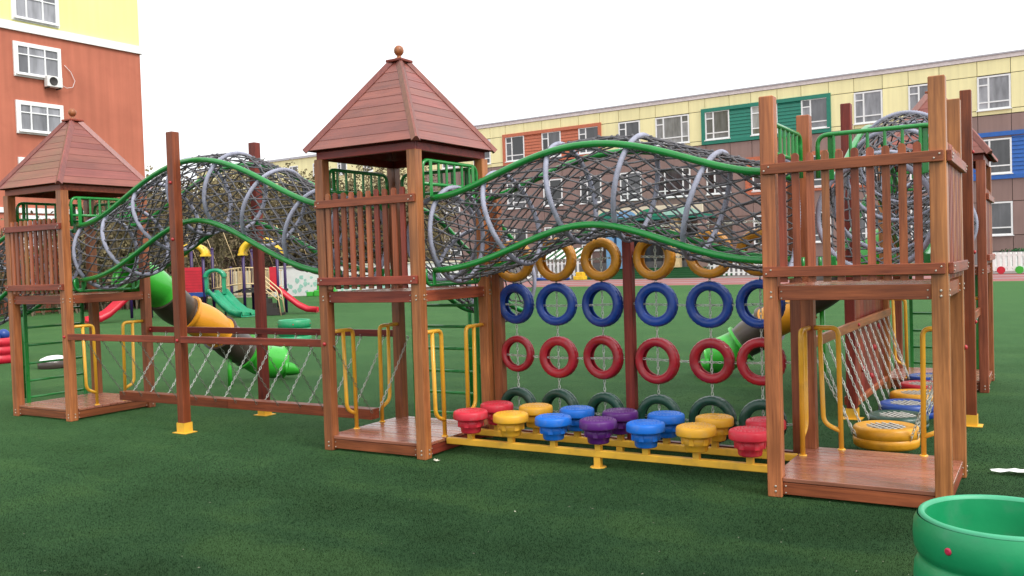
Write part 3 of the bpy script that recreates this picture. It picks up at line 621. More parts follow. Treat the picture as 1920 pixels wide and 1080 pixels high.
for i, (u, v, cn, mat, lab) in enumerate(SW):
    T = thing('swing_tyre', (u, v, 0.0), lab, 'tyre', 'tyres of the swinging bridge')
    z0, z1 = (0.075, 0.262) if i == 0 else (0.085, 0.235); h = z1-z0; ro, ri = 0.272, 0.155
    prof = [(ri, z0+0.02), (ri+0.03, z0), (ro-0.022, z0+0.002), (ro-0.004, z0+0.014), (ro, z0+0.030), (ro+0.002, z0+h*0.28), (ro+0.002, z0+h*0.455), (ro-0.003, z0+h*0.47), (ro-0.003, z0+h*0.50), (ro+0.002, z0+h*0.515), (ro+0.001, z0+h*0.75), (ro-0.001, z1-0.022), (ro-0.010, z1-0.008), (ro-0.028, z1-0.001), (ro-0.05, z1), (ro-0.055, z1-0.004), (ri+0.03, z1-0.002), (ri+0.006, z1-0.008), (ri, z1-0.018), (ri+0.006, z1-0.05), (ri+0.05, z0+0.06)]
    mod = lambda j, k: (-0.007 if (j in (3, 4, 11, 12) and k % 2 == 0) else 0)
    mb = MB(); mb.lathe(prof, (u, v, 0), 112, closed=True, mod=mod); build('tyre', mb, mat, T)
    wb = MB()
    for k in (-0.11, -0.055, 0.0, 0.055, 0.11):
        e = math.sqrt(0.170**2-k*k); rz = Matrix.Rotation(R(38), 3, 'Z')
        wb.box(Vector((u, v, z1-0.012))+rz @ Vector((0, k, 0)), (e, 0.0085, 0.002), 0, rz); wb.box(Vector((u, v, z1-0.007))+rz @ Vector((k, 0, 0)), (0.0085, e, 0.002), 0, rz)
    build('webbing', wb, 'webbing', T)
    wb = MB(); wb.lathe([(0.001, z1-0.045), (ri+0.012, z1-0.045), (ri+0.012, z1-0.055), (0.001, z1-0.055)], (u, v, 0), 32); build('hole_shade_disc', wb, 'hole_shade_black', T)  # black disc added to stand in for the shade inside the open hole
for k in range(14):
    v = 0.78+0.325*k; j = min(range(6), key=lambda q: abs(SW[q][1]-v)); 
    for (u0, ue) in ((3.775, -0.26), (4.80, 0.26)):
        dv = max(-0.16, min(0.16, v-SW[j][1])); ut = SW[j][0]+math.copysign(math.sqrt(max(0.27**2-dv*dv, 0.01)), ue)
        mb = MB(); chain_mb(mb, (u0, v, 0.965), (ut, SW[j][1]+dv, 0.17), 0.01, w=0.0042); build('chain', mb, 'steel', TB)

# plank climbing wall beside the tyre bridge
CW = thing('climbing_wall', (3.66, 4.1, 0), 'upright red-brown plank wall with red grips beside the swinging tyres', 'climbing wall')
for k in range(11):
    v0 = 2.965+0.205*k; mb = MB(); mb.b2(3.675, 3.70, v0+0.004, v0+0.199, 0.16, 1.52+random.uniform(-0.01, 0.01), 0.003); build('plank', mb, 'darkwood_z', CW)
for z in (0.13, 1.30):
    mb = MB(); mb.b2(3.625, 3.67, 2.96, 5.2, z, z+0.09, 0.004); build('cross_beam', mb, 'darkwood_y', CW)
mb = MB(); mb.b2(3.702, 3.74, 2.96, 5.2, 0.10, 0.17, 0.004); build('kick_board', mb, 'wood_y', CW)
for (v, z) in ((3.3, 0.75), (3.62, 0.45), (3.9, 0.95), (4.15, 0.3), (4.4, 0.62), (4.75, 0.85), (3.1, 0.25)):
    mb = MB(); mb.ball((3.708, v, z), 0.032, 8, 5, 1.3); build('grip', mb, 'cap_red', CW)

# ---------------------------------------------------------------- tube slides
def tube_slide(label, pts, leg):
    T = thing('tube_slide', (pts[0][0], pts[0][1], 0), label, 'slide', 'plastic tube slides')
    P = [Vector(p) for p in pts]; n = 60
    def cr(t):
        x = t*(len(P)-1); i = min(int(x), len(P)-2); f = x-i; p = [P[max(i-1, 0)], P[i], P[i+1], P[min(i+2, len(P)-1)]]
        return 0.5*((2*p[1])+(-p[0]+p[2])*f+(2*p[0]-5*p[1]+4*p[2]-p[3])*f*f+(-p[0]+3*p[1]-3*p[2]+p[3])*f**3)
    cuts = [(0, .20, 'green'), (.20, .38, 'brown'), (.38, .56, 'yellow'), (.56, .73, 'brown'), (.73, 1.0, 'green')]
    for a, b, c in cuts:
        m = 14; q = [cr(a+(b-a)*i/m) for i in range(m+1)]; rs = [0.235+0.03*math.sin(math.pi*i/m)+(0.035 if i in (0, m) else 0) for i in range(m+1)]
        mb = MB(); mb.tube(q, 0.24, 26, cap=False, rs=rs); mb.tube(q[::-1], 0.22, 26, cap=False, rs=[r_-0.012 for r_ in rs])
        build('tube_section', mb, 'slide_'+c, T)
        fl = MB(); d = (q[1]-q[0]).normalized(); fl.tube([q[0]-d*0.02, q[0]+d*0.02], 0.292, 26, cap=False); fl.tube([q[0]+d*0.02, q[0]-d*0.02], 0.255, 26, cap=False)
        for e in (-1, 1):
            m3 = MB(); u = d.orthogonal().normalized(); w = d.cross(u); cc = q[0]+d*0.02*e
            vs = [tuple(cc+(u*math.cos(2*math.pi*k/26)+w*math.sin(2*math.pi*k/26))*r_) for r_ in (0.292, 0.255) for k in range(26)]
            fl.add(vs, [(k, (k+1) % 26, 26+(k+1) % 26, 26+k) for k in range(26)])
        build('flange', fl, 'slide_'+('green' if c == 'green' else c), T)
    e = cr(1.0); d = (cr(1.0)-cr(0.95)); d.z = 0; d.normalize(); w = Vector((-d.y, d.x, 0)); tr = MB()     # run-out trough
    prof = [(-0.26, 0.20), (-0.24, 0.03), (-0.12, -0.03), (0.12, -0.03), (0.24, 0.03), (0.26, 0.20), (0.22, 0.20), (0.21, 0.06), (0.10, 0.005), (-0.10, 0.005), (-0.21, 0.06), (-0.22, 0.20)]
    base = Vector((e.x, e.y, 0.10)); n_ = len(prof)
    vs = [tuple(base+d*(0.20*s_)+w*(a*(1-0.12*s_*s_))+Vector((0, 0, b*(1-0.55*s_*s_)-0.02*s_))) for s_ in (-0.25, 0.25, 0.6, 0.85, 1.0) for a, b in prof]
    tr.add(vs, [(i*n_+k, i*n_+(k+1) % n_, (i+1)*n_+(k+1) % n_, (i+1)*n_+k) for i in range(4) for k in range(n_)]+[tuple(range(4*n_, 5*n_))], True); build('run_out', tr, 'slide_green', T)
    p = cr(leg); mb = MB(); mb.tube([(p.x, p.y, 0), (p.x, p.y, p.z-0.2)], 0.035, 10); build('support_leg', mb, 'slide_green', T)
tube_slide('green, brown and yellow tube slide dropping behind the far left tower', [(-5.25, 0.62, 1.83), (-5.22, 1.05, 1.60), (-5.42, 1.6, 1.26), (-5.36, 2.1, 0.98), (-5.44, 2.65, 0.63), (-5.36, 3.15, 0.34), (-5.24, 3.45, 0.28)], 0.62)
tube_slide('green, brown and yellow tube slide seen through the tyre wall at right', [(3.68, 5.82, 1.83), (3.25, 5.76, 1.58), (2.7, 5.82, 1.20), (2.25, 5.72, 0.90), (1.8, 5.80, 0.60), (1.45, 5.74, 0.36), (1.2, 5.72, 0.29)], 0.30)

# ---------------------------------------------------------------- ribbed plastic tubs
def tub(c, r, rings, hr, label, scale=1.0, dots=True):
    T = thing('ribbed_tub', (c[0], c[1], 0), label, 'tub', 'green ribbed tubs'); outer = []; z = 0
    for k in range(rings):
        for f, dr in ((0.0, -0.036), (0.06, -0.020), (0.22, -0.004), (0.5, 0.0), (0.78, -0.005), (0.94, -0.020)): outer.append((r+dr*r/0.4, z+hr*f))
        z += hr
    mb = MB(); inner = [(r*0.86, z-0.012), (r*0.845, z-0.1), (r*0.84, 0.06), (0.001, 0.05)]
    mb.lathe(outer, (c[0], c[1], 0), 96); mb.lathe(inner, (c[0], c[1], 0), 96); build('shell', mb, 'barrel_green', T)
    mb = MB(); mb.lathe([(r*0.935, z-0.012), (r*0.93, z-0.002), (r*0.90, z+0.004), (r*0.872, z), (r*0.858, z-0.014)], (c[0], c[1], 0), 96); build('rim', mb, 'barrel_rim', T)
    for k in range(rings):
        for q in range(5):
            a = R(238+72*q-(36 if k % 2 else 0)); d = Vector((math.cos(a), math.sin(a), 0)); p = Vector((c[0], c[1], (k+0.5)*hr))+d*(r-0.004)
            m2 = MB(); m2.tube([p, p+d*0.007, p+d*0.010], 0.016, 12, rs=[0.017, 0.016, 0.010]); build('dot', m2, 'dot_red' if (k+rings) % 2 else 'dot_blue', T)
tub((5.386, -2.734), 0.376, 3, 0.20, 'big green ribbed tub in the right foreground, cut by the frame')
tub((-10.15, 8.75), 0.40, 3, 0.19, 'green ribbed tub standing on the turf behind the balance beam')

# ---------------------------------------------------------------- small things on the turf
rd = MB(); rd.lathe([(0.001, 0), (0.27, 0), (0.285, 0.03), (0.285, 0.13), (0.27, 0.15)], (0, 0, 0), 32)
T = thing('round_stool', (-11.35, 3.35, 0.0), 'low brown disc with a white top lying behind the far left tower', 'stool'); T.rotation_euler[0] = R(4)
link('side', rd.mesh('side', 'slide_brown'), T)
rd = MB(); rd.lathe([(0.27, 0.15), (0.22, 0.20), (0.12, 0.235), (0.001, 0.245)], (0, 0, 0), 32); link('top', rd.mesh('top', 'white_paint'), T)
T = thing('ball_tub', (-13.75, 3.55, 0), 'red ringed tub holding yellow and blue balls at the left edge', 'tub')
mb = MB(); pr = []
for k in range(3): pr += [(0.40, 0.18*k), (0.44, 0.18*k+0.03), (0.45, 0.18*k+0.09), (0.44, 0.18*k+0.15), (0.40, 0.18*k+0.178)]
mb.lathe(pr+[(0.36, 0.53), (0.35, 0.40), (0.001, 0.40)], (-13.75, 3.55, 0), 40); build('ring_stack', mb, 'play_red', T)
for k, (dx, dy, zz, m_) in enumerate(((-0.08, -0.2, 0.58, 'play_yellow'), (0.18, 0.1, 0.60, 'play_blue'), (0.12, 0.0, 0.56, 'play_blue'), (0.22, -0.12, 0.55, 'play_blue'), (-0.22, 0.02, 0.55, 'play_yellow'))):
    b_ = MB(); b_.ball((0, 0, 0), 0.12, 18, 10); single('toy_ball', b_, m_, (-13.75+dx, 3.55+dy, zz), ('yellow' if 'yellow' in m_ else 'blue')+' plastic ball '+('at the left', 'highest', 'at the front', 'at the right', 'at the very left')[k]+' in the red ringed tub', 'ball', 'balls in the red tub')
pp = MB(); n = 9; vs = []; fs = []
for i in range(n):
    for j in range(5): vs.append((-0.22+0.11*i*0.55, (-0.12+0.06*j)*(0.25+0.75*i/(n-1)), 0.012+0.018*random.random()))
for i in range(n-1):
    for j in range(4): fs.append((i*5+j, (i+1)*5+j, (i+1)*5+j+1, i*5+j+1))
pp.add(vs, fs); single('paper_scrap', pp, 'paper', (5.36, 0.80, 0.012), 'crumpled white paper lying on the turf at the right edge', 'paper', rot=(0, 0, R(12)))
for (u, v, lab) in ((0.757, -0.647, 'pale dry leaf scraps on the turf by the stepping pod beam'), (-2.95, -3.15, 'thin dry leaf on the turf in the left foreground'), (2.29, -1.83, 'tiny pale leaf on the turf in the centre foreground')):
    lf = MB()
    for k in range(3 if u < 1 else 1):
        a = random.uniform(0, 6); x, y = random.uniform(-0.03, 0.03), random.uniform(-0.02, 0.02); l, w_ = (0.035, 0.014) if u < 1 else (0.014, 0.008)
        c_, s_ = math.cos(a), math.sin(a); lf.add([(x+c_*l, y+s_*l, 0.026), (x-s_*w_, y+c_*w_, 0.02), (x-c_*l, y-s_*l, 0.028), (x+s_*w_, y-c_*w_, 0.022)], [(0, 1, 2, 3)])
    single('dry_leaf', lf, 'leaf_litter', (u, v, 0), lab, 'leaf')

# ---------------------------------------------------------------- coloured play set in the distance
PX, PY = Vector((0.859, 0.512, 0)), Vector((-0.512, 0.859, 0)); PO = Vector((-23.1, 17.1, 0)); PA = math.atan2(PX.y, PX.x)
PS = thing('play_set', PO, 'colourful distant play set with yellow arch roofs and purple posts', 'play set', rz=PA)
def ps(name, mb, mat, par=None, label=None):
    o = link(name, mb.mesh(name, mat), par or PS)
    return o
for x, y, h in ((0, 0, 2.7), (-0.85, 0, 2.7), (0, 1.1, 2.7), (-0.85, 1.1, 2.7), (0.80, 0.9, 1.9), (1.40, 0.6, 2.6), (2.75, 0.6, 2.6), (1.40, 1.8, 2.6), (2.75, 1.8, 2.6), (-3.4, 1.2, 2.0), (-2.6, 1.2, 2.2)):
    mb = MB(); mb.tube([(x, y, 0), (x, y, h)], 0.06, 10); mb.ball((x, y, h), 0.07, 10, 6); ps('post', mb, 'play_purple')
for x0, x1, y0 in ((-0.95, 0.1, 0.0), (1.30, 2.85, 0.6)):
    cx_ = (x0+x1)/2; ra = (x1-x0)/2; mb = MB(); n = 16; y1 = y0+0.35
    for a0 in range(n):
        t0, t1 = math.pi*a0/n, math.pi*(a0+1)/n
        vs = [(cx_+r_*math.cos(t), y, 2.45+r_*0.80*math.sin(t)) for y in (y0-0.1, y1+0.1) for t in (t0, t1) for r_ in (ra+0.06, ra-0.14)]
        mb.add(vs, [(0, 2, 6, 4), (1, 5, 7, 3), (0, 1, 3, 2), (4, 6, 7, 5)], True)
    for sx in (x0+0.05, x1-0.05): mb.b2(sx-0.12, sx+0.12, y0-0.14, y1+0.14, 2.40, 2.47)
    ps('arch_roof', mb, 'play_yellow')
mb = MB(); mb.b2(-0.75, -0.06, -0.04, 0.04, 1.0, 1.98)
for k in range(8): mb.b2(-0.73, -0.08, -0.055, -0.04, 1.06+0.11*k, 1.10+0.11*k)
ps('wall_panel', mb, 'play_red')
mb = MB(); mb.b2(-0.9, 0.06, -0.05, 1.2, 0.82, 0.98); ps('floor', mb, 'play_blue')
hd = MB(); pts = []
for sx in (0.10, 0.78): hd.b2(sx-0.06, sx+0.06, -0.05, 0.12, 0.9, 1.6)
n = 12
for k in range(n):
    t0, t1 = math.pi*k/n, math.pi*(k+1)/n
    vs = [(0.44+r_*math.cos(t), y, 1.58+r_*0.75*math.sin(t)) for y in (-0.12, 0.14) for t in (t0, t1) for r_ in (0.44, 0.27)]
    hd.add(vs, [(0, 2, 6, 4), (1, 5, 7, 3), (0, 1, 3, 2), (4, 6, 7, 5)], True)
ps('slide_hood', hd, 'play_green')
def chute(width, path, mat, lanes=2):
    mb = MB(); prof = [(-width/2, 0.14), (-width/2+0.05, 0.15), (-width/2+0.08, 0.0)]+([(-0.05, 0.0), (-0.03, 0.09), (0.03, 0.09), (0.05, 0.0)] if lanes == 2 else [])+[(width/2-0.08, 0.0), (width/2-0.05, 0.15), (width/2, 0.14), (width/2, -0.06), (-width/2, -0.06)]
    m = len(prof); vs = []
    for (x, y, z, dx, dy) in path:
        for a, b in prof: vs.append((x+dx*a, y+dy*a, z+b))
    mb.add(vs, [(i*m+k, (i+1)*m+k, (i+1)*m+(k+1) % m, i*m+(k+1) % m) for i in range(len(path)-1) for k in range(m)]+[tuple(range(m)), tuple(range((len(path)-1)*m, len(path)*m))], True); return mb
dd = Vector((0.84, -0.54)); q = (-dd.y, dd.x)
path = [(0.42+dd.x*s_, 0+dd.y*s_, z, q[0], q[1]) for s_, z in ((0, 0.98), (0.2, 0.96), (0.5, 0.72), (0.9, 0.42), (1.3, 0.20), (1.7, 0.11), (2.0, 0.09))]
ps('double_slide', chute(0.92, path, None), 'play_green')
mb = MB(); mb.tube([(0.9, -0.3, 0), (0.9, -0.3, 0.4)], 0.04, 8); ps('slide_leg', mb, 'dark_metal')
br = MB(); n = 12
for k in range(n):
    x = 0.1+1.25*k/n+0.0; br.b2(x+0.8, x+0.8+0.1, 0.7, 1.5, 0.90+0.14*math.sin(math.pi*k/(n-1)), 0.95+0.14*math.sin(math.pi*k/(n-1)))
ps('arched_bridge', br, 'dark_metal')
for y in (0.68, 1.52):
    rl = MB()
    for z in (1.10, 1.75): rl.tube([(0.1+2.6*k/12, y, z+0.16*math.sin(math.pi*k/12)) for k in range(13)], 0.022, 6)
    for k in range(18): x = 0.15+2.5*k/17; rl.tube([(x, y, 1.10+0.16*math.sin(math.pi*k/17)), (x, y, 1.75+0.16*math.sin(math.pi*k/17))], 0.014, 5, cap=False)
    ps('bridge_railing', rl, 'play_cream')
mb = MB(); mb.b2(1.3, 2.85, 0.55, 1.85, 0.90, 1.0); ps('floor', mb, 'dark_metal')
mb = MB(); mb.b2(2.45, 2.72, 0.50, 0.56, 1.0, 1.9); ps('wall_panel', mb, 'play_red')
path = [(2.6+dx, 0.4, z, 0, 1) for dx, z in ((0, 1.05), (0.2, 1.0), (0.6, 0.65), (1.0, 0.32), (1.35, 0.14), (1.75, 0.10))]
ps('red_slide', chute(0.5, path, None, 1), 'play_red')
st = MB()
for k in range(5): st.b2(2.3+0.17*k, 2.3+0.17*(k+1)-0.001*k, -0.5, 0.1, 0.02, 0.86-0.19*k)
ps('stairs', st, 'dark_metal')
for y in (-0.52, 0.12):
    rl = MB(); rl.tube(rounded([(2.3, y, 1.6), (3.0, y, 0.95), (3.12, y, 0)], 0.1), 0.024, 6); rl.tube([(2.3, y, 1.25), (3.02, y, 0.6)], 0.02, 6); ps('stair_rail', rl, 'play_cream')
mb = MB()
for k in range(7): mb.tube([(-0.6+0.75*k, 1.3, 2.0), (-0.6+0.75*k-0.55, 1.3, 3.6)], 0.012, 4)
ps('climbing_cable', mb, 'play_cream')
path = [(-2.35-0.72*s_, -1.2-0.6*s_, z-0.2, -0.64, 0.77) for s_, z in ((0, 1.10), (0.25, 1.0), (0.6, 0.74), (1.0, 0.46), (1.35, 0.32), (1.7, 0.28))]
mb = chute(1.0, path, None, 1); mb.v = [(p[0], p[1], p[2]*1.15) for p in mb.v]
o = link('red_chute', mb.mesh('red_chute', 'play_red'), None, PO); o.rotation_euler[2] = PA; tag(o, 'red slide chute on the turf left of the distant play set', 'slide')

# ---------------------------------------------------------------- boundary wall, fence and thicket far left
w0, w1, w2 = Vector((-66, 26.5, 0)), Vector((-38.6, 36.0, 0)), Vector((-27, 40.6, 0)); wa = math.atan2((w1-w0).y, (w1-w0).x); WLn = (w1-w0).length
BW = thing('boundary_wall', w0, 'pale cream boundary wall with boards and a vine trellis beyond the play set', 'wall', rz=wa)
def bw(name, mb, mat): return link(name, mb.mesh(name, mat), BW)
mb = MB(); mb.b2(0, WLn, 0, 0.25, 0, 1.75); bw('wall', mb, 'cream_wall')
for k in range(95):
    x = 0.1+k*0.31
    if x > WLn-0.3: break
    mb = MB(); mb.b2(x, x+0.22, -0.05, -0.004, 0.15, 1.72+0.05*(k % 2), 0.0); bw('fence_board', mb, 'play_cream' if k % 3 else 'cream_wall')
mb = MB(); tw = WLn
for x in np.arange(0, tw, 2.4): mb.b2(x, x+0.07, 0.08, 0.15, 1.752, 3.1)
for z in (1.95, 2.5, 3.05): mb.b2(0, tw, 0.155, 0.19, z, z+0.05)
bw('trellis', mb, 'dark_metal')
vb = MB(); rr = random.Random(5)
for k in range(3200):
    x = rr.uniform(0, tw); z = 1.75+1.5*rr.random()**1.2; a = rr.uniform(-1.4, 1.4); l = rr.uniform(0.15, 0.55); y = rr.uniform(0.0, 0.4)
    vb.add([(x, y, z), (x+l*math.cos(a), y+rr.uniform(-.1, .1), z+l*math.sin(a)), (x+l*math.cos(a)+0.02, y, z+l*math.sin(a)+0.05), (x+0.01, y, z+0.05)], [(0, 1, 2, 3)])
o = bw('vines', vb, 'vine'); o['kind'] = 'stuff'
L2 = (w2-w1).length; MW = thing('mural_wall', w1, 'whitewashed boundary wall with a faint painted mural', 'wall', rz=math.atan2((w2-w1).y, (w2-w1).x))
mb = MB(); mb.b2(0.02, L2, 0, 0.25, 0, 1.9); link('wall', mb.mesh('wall', 'white_paint'), MW)
mb = MB(); mb.b2(0, L2+0.1, -0.06, 0.31, 1.905, 2.0); link('coping', mb.mesh('coping', 'cream_wall'), MW)
mu = MB(); r2 = random.Random(9)
for k in range(46):
    x = r2.uniform(0.6, 5.6); z = 0.25+1.35*r2.random()*(1-abs(x-3)/4); w_ = r2.uniform(0.06, 0.22); n = 7
    mu.add([(x+w_*r2.uniform(.5, 1)*math.cos(6.283*i/n), -0.006-0.0001*k, z+w_*r2.uniform(.5, 1)*math.sin(6.283*i/n)) for i in range(n)], [tuple(range(n))])
mu.b2(7.2, 8.6, -0.012, -0.005, 0.2, 1.3); link('mural', mu.mesh('mural', 'aqua_paint'), MW)
mb = MB(); mb.b2(5.9, 6.05, -0.03, -0.004, 0, 1.9); link('stripe', mb.mesh('stripe', 'olive_paint'), MW)
gb = MB(); gb.b2(-0.7, 0.7, -0.4, 0.4, 0, 0.38, 0.03); gb.b2(-0.5, 0.6, -0.35, 0.35, 0.385, 0.8, 0.03); gb.b2(-1.2, -0.72, -0.3, 0.3, 0, 0.3, 0.03)
single('storage_box', gb, 'slide_green', (-34.6, 36.6, 0), 'stacked bright green boxes by the far mural wall', 'box', rot=(0, 0, PA))
def thicket():
    mb = MB(); lf = MB(); rr = random.Random(11)
    for k in range(360):
        t = rr.random(); side = 0.8+rr.random()**1.4*9; b0 = Vector((-74, 24.2, 0)).lerp(Vector((-29.5, 40.2, 0)), t); nn = Vector((-0.34, 0.94, 0)); p = b0+nn*side
        rise = min(1.0, max(0.0, (t-0.26)/0.30)); h = (3.0+4.5*rise+1.9*rr.random()+0.5*math.sin(t*31))*(1.0+0.015*side)
        if t > 0.72: h *= 0.93
        for s_ in range(5):
            q = p+Vector((rr.uniform(-.3, .3), rr.uniform(-.3, .3), 0)); top = q+Vector((rr.uniform(-1.6, 1.6), rr.uniform(-1.6, 1.6), h*rr.uniform(0.65, 1)))
            mid = q.lerp(top, 0.5)+Vector((rr.uniform(-.4, .4), rr.uniform(-.4, .4), 0)); mb.tube([q, mid, top], 0.05, 3, cap=False, rs=[0.06, 0.04, 0.012])
            for b_ in range(9):
                f = rr.uniform(0.2, 0.97); o_ = q.lerp(mid, f*2) if f < .5 else mid.lerp(top, f*2-1); e = o_+Vector((rr.uniform(-1, 1), rr.uniform(-1, 1), rr.uniform(0.1, 1.1)))*rr.uniform(.5, 1.3)
                mb.tube([o_, e], 0.02, 3, cap=False, rs=[0.022, 0.006])
                for l_ in range(11):
                    c = o_.lerp(e, rr.uniform(0.2, 1.2))+Vector((rr.uniform(-.25, .25), rr.uniform(-.25, .25), rr.uniform(-.25, .25))); s2 = rr.uniform(0.06, 0.16); a = Vector((rr.uniform(-1, 1), rr.uniform(-1, 1), rr.uniform(-1, 1))).normalized(); d = a.orthogonal().normalized()
                    lf.add([tuple(c-a*s2), tuple(c+d*s2*0.6), tuple(c+a*s2), tuple(c-d*s2*0.6)], [(0, 1, 2, 3)])
    for k in range(150):                                      # shrubs at the foot of the apartment block
        p = Vector((-36.6+rr.uniform(0, 2.2), rr.uniform(3, 27.5) if k < 60 else rr.uniform(20, 28.5), 0)); h = 2.6+2.1*rr.random()+(2.0 if p.y > 21 else 0)
        for s_ in range(4):
            top = p+Vector((rr.uniform(-1, 1), rr.uniform(-1, 1), h*rr.uniform(.7, 1))); mb.tube([p, top], 0.04, 3, cap=False, rs=[0.05, 0.012])
            for b_ in range(7):
                o_ = p.lerp(top, rr.uniform(0.15, 0.97)); e = o_+Vector((rr.uniform(-1, 1), rr.uniform(-1, 1), rr.uniform(0, 1)))*rr.uniform(.4, .9); mb.tube([o_, e], 0.02, 3, cap=False, rs=[0.02, 0.006])
                for l_ in range(9):
                    c = o_.lerp(e, rr.uniform(0.1, 1.2))+Vector((rr.uniform(-.2, .2), rr.uniform(-.2, .2), rr.uniform(-.2, .2))); s2 = rr.uniform(0.05, 0.13); a = Vector((rr.uniform(-1, 1), rr.uniform(-1, 1), rr.uniform(-1, 1))).normalized(); d = a.orthogonal().normalized()
                    lf.add([tuple(c-a*s2), tuple(c+d*s2*0.6), tuple(c+a*s2), tuple(c-d*s2*0.6)], [(0, 1, 2, 3)])
    T = thing('thicket', (0, 0, 0), 'bare brown and olive thicket rising behind the boundary wall', 'thicket'); T['kind'] = 'stuff'
    a = build('branches', mb, 'twig', T); a['kind'] = 'stuff'; b = build('leaves', lf, 'dry_leaf', T); b['kind'] = 'stuff'
thicket()

# ---------------------------------------------------------------- kindergarten block (local x runs right, -y towards the camera)
KA = R(176.48832-180)
KG = thing('kindergarten_building', (2.036, 69.584, 0), 'long three-storey kindergarten with yellow and brown panels and coloured window bands', 'building', rz=KA)
def kg(name, mb, mat, par=None): return link(name, mb.mesh(name, mat), par or KG)
XR, XL = 8.0, -55.0
mb = MB(); mb.b2(XL, XR, 0.10, 14, 0, 15.7); kg('wall', mb, 'joint_dark')
mb = MB(); mb.b2(XL-0.1, XR+0.1, -0.10, 14.1, 15.72, 16.015); kg('coping', mb, 'coping')
mb = MB(); mb.b2(XL-0.2, XR+0.2, -0.18, 14.2, 16.02, 16.13); kg('roof_edge', mb, 'coping_grey')
mb = MB(); mb.b2(XL, XR, -0.06, 0.095, 0, 1.42); kg('stone_base', mb, 'stone')
WS = [(-7.2, -5.0), (-1.08, 1.14), (3.75, 5.96), (7.88, 10.05), (12.06, 14.29), (16.3, 18.58), (20.52, 22.76), (24.28, 27.56), (29.13, 31.35), (33.36, 35.68), (37.7, 39.9), (42.0, 44.28), (46.2, 48.4), (50.4, 52.6)]
def window(par, x0, x1, z0, z1, style, gl, y=-0.02, fw_=0.12):
    fr = MB(); t = fw_; panes = []
    fr.b2(x0, x0+t, y-0.06, y+0.05, z0, z1); fr.b2(x1-t, x1, y-0.06, y+0.05, z0, z1); fr.b2(x0+t, x1-t, y-0.06, y+0.05, z0, z0+t); fr.b2(x0+t, x1-t, y-0.06, y+0.05, z1-t, z1)
    h = z1-z0; w_ = x1-x0; xs = [x0+t]
    cols = {'two': [0.34], 'three': [0.24, 0.78], 'red': [0.27, 0.66]}[style]
    xs = [x0]+[x0+w_*c_ for c_ in cols]+[x1]
    for c_ in xs[1:-1]: fr.b2(c_-t/2, c_+t/2, y-0.055, y+0.045, z0+t, z1-t)
    for i in range(len(xs)-1):
        a = xs[i]+(t if i == 0 else t/2); b = xs[i+1]-(t if i == len(xs)-2 else t/2); big = (b-a) > 0.4*w_
        if style == 'red': zs = [z0+t, z1-t] if big else [z0+t, z0+h*0.68, z1-t]
        else: zs = [z0+t, z0+h*0.23, z1-t] if big else [z0+t, z0+h*0.23, z0+h*0.74, z1-t]
        for q in range(len(zs)-1):
            if q > 0: fr.b2(a, b, y-0.05, y+0.04, zs[q]-t*0.4, zs[q]+t*0.4)
            panes.append((a, b, zs[q]+(t*0.4 if q > 0 else 0), zs[q+1]-(t*0.4 if q < len(zs)-2 else 0)))
    F = link('window', fr.mesh('window', 'window_frame'), par)
    for (a, b, c_, d_) in panes:
        pm = MB(); pm.b2(a, b, y+0.0, y+0.02, c_, d_); link('pane', pm.mesh('pane', gl), F)
    sl_ = MB(); sl_.b2(x0-0.08, x1+0.08, y-0.16, y-0.062, z0-0.07, z0-0.003); link('sill', sl_.mesh('sill', 'window_frame'), F)
FLO = [(12.0, 14.52), (7.2, 9.82), (2.62, 5.12)]
GROUPS = [(11.88, 23.10, 11.62, 14.78, 'siding_green'), (33.2, 44.62, 11.62, 14.78, 'siding_orange'), (-8.0, 1.75, 6.80, 10.32, 'siding_blue'), (7.3, 19.2, 6.9, 10.15, 'siding_orange')]
def in_group(s, z):
    return any(a <= s <= b and c <= z <= d for a, b, c, d, _ in GROUPS)
ENT = (22.0, 32.6)                                           # entrance recess on the ground floor
edges = sorted([e for w_ in WS for e in w_]); edges = [-8.0]+edges+[55.0]
edges = [e for e in edges if -8 <= e <= 55]
rows = [(14.60, 15.70, 'panel_yellow'), (12.0, 14.58, 'panel_yellow'), (11.62, 11.98, 'panel_yellow'), (9.84, 11.58, 'panel_brown'), (7.2, 9.82, 'panel_brown'), (5.14, 7.18, 'panel_brown'), (2.62, 5.12, 'panel_brown'), (1.44, 2.60, 'panel_brown')]
for z0, z1, mt in rows:
    for a, b in zip(edges[:-1], edges[1:]):
        iswin = any(abs(a-w_[0]) < 1e-6 for w_ in WS) and z0 in (12.0, 7.2, 2.62)
        mid = (a+b)/2
        if iswin: continue
        if ENT[0] < mid < ENT[1] and z1 < 5.2: continue
        if in_group(mid, (z0+z1)/2) and not (z0 > 14.5): continue
        if b-a < 0.05: continue
        mb = MB(); mb.b2(-b+0.02, -a-0.02, -0.02, 0.085, z0+0.015, z1-0.015, 0.006); kg('wall_panel', mb, mt)
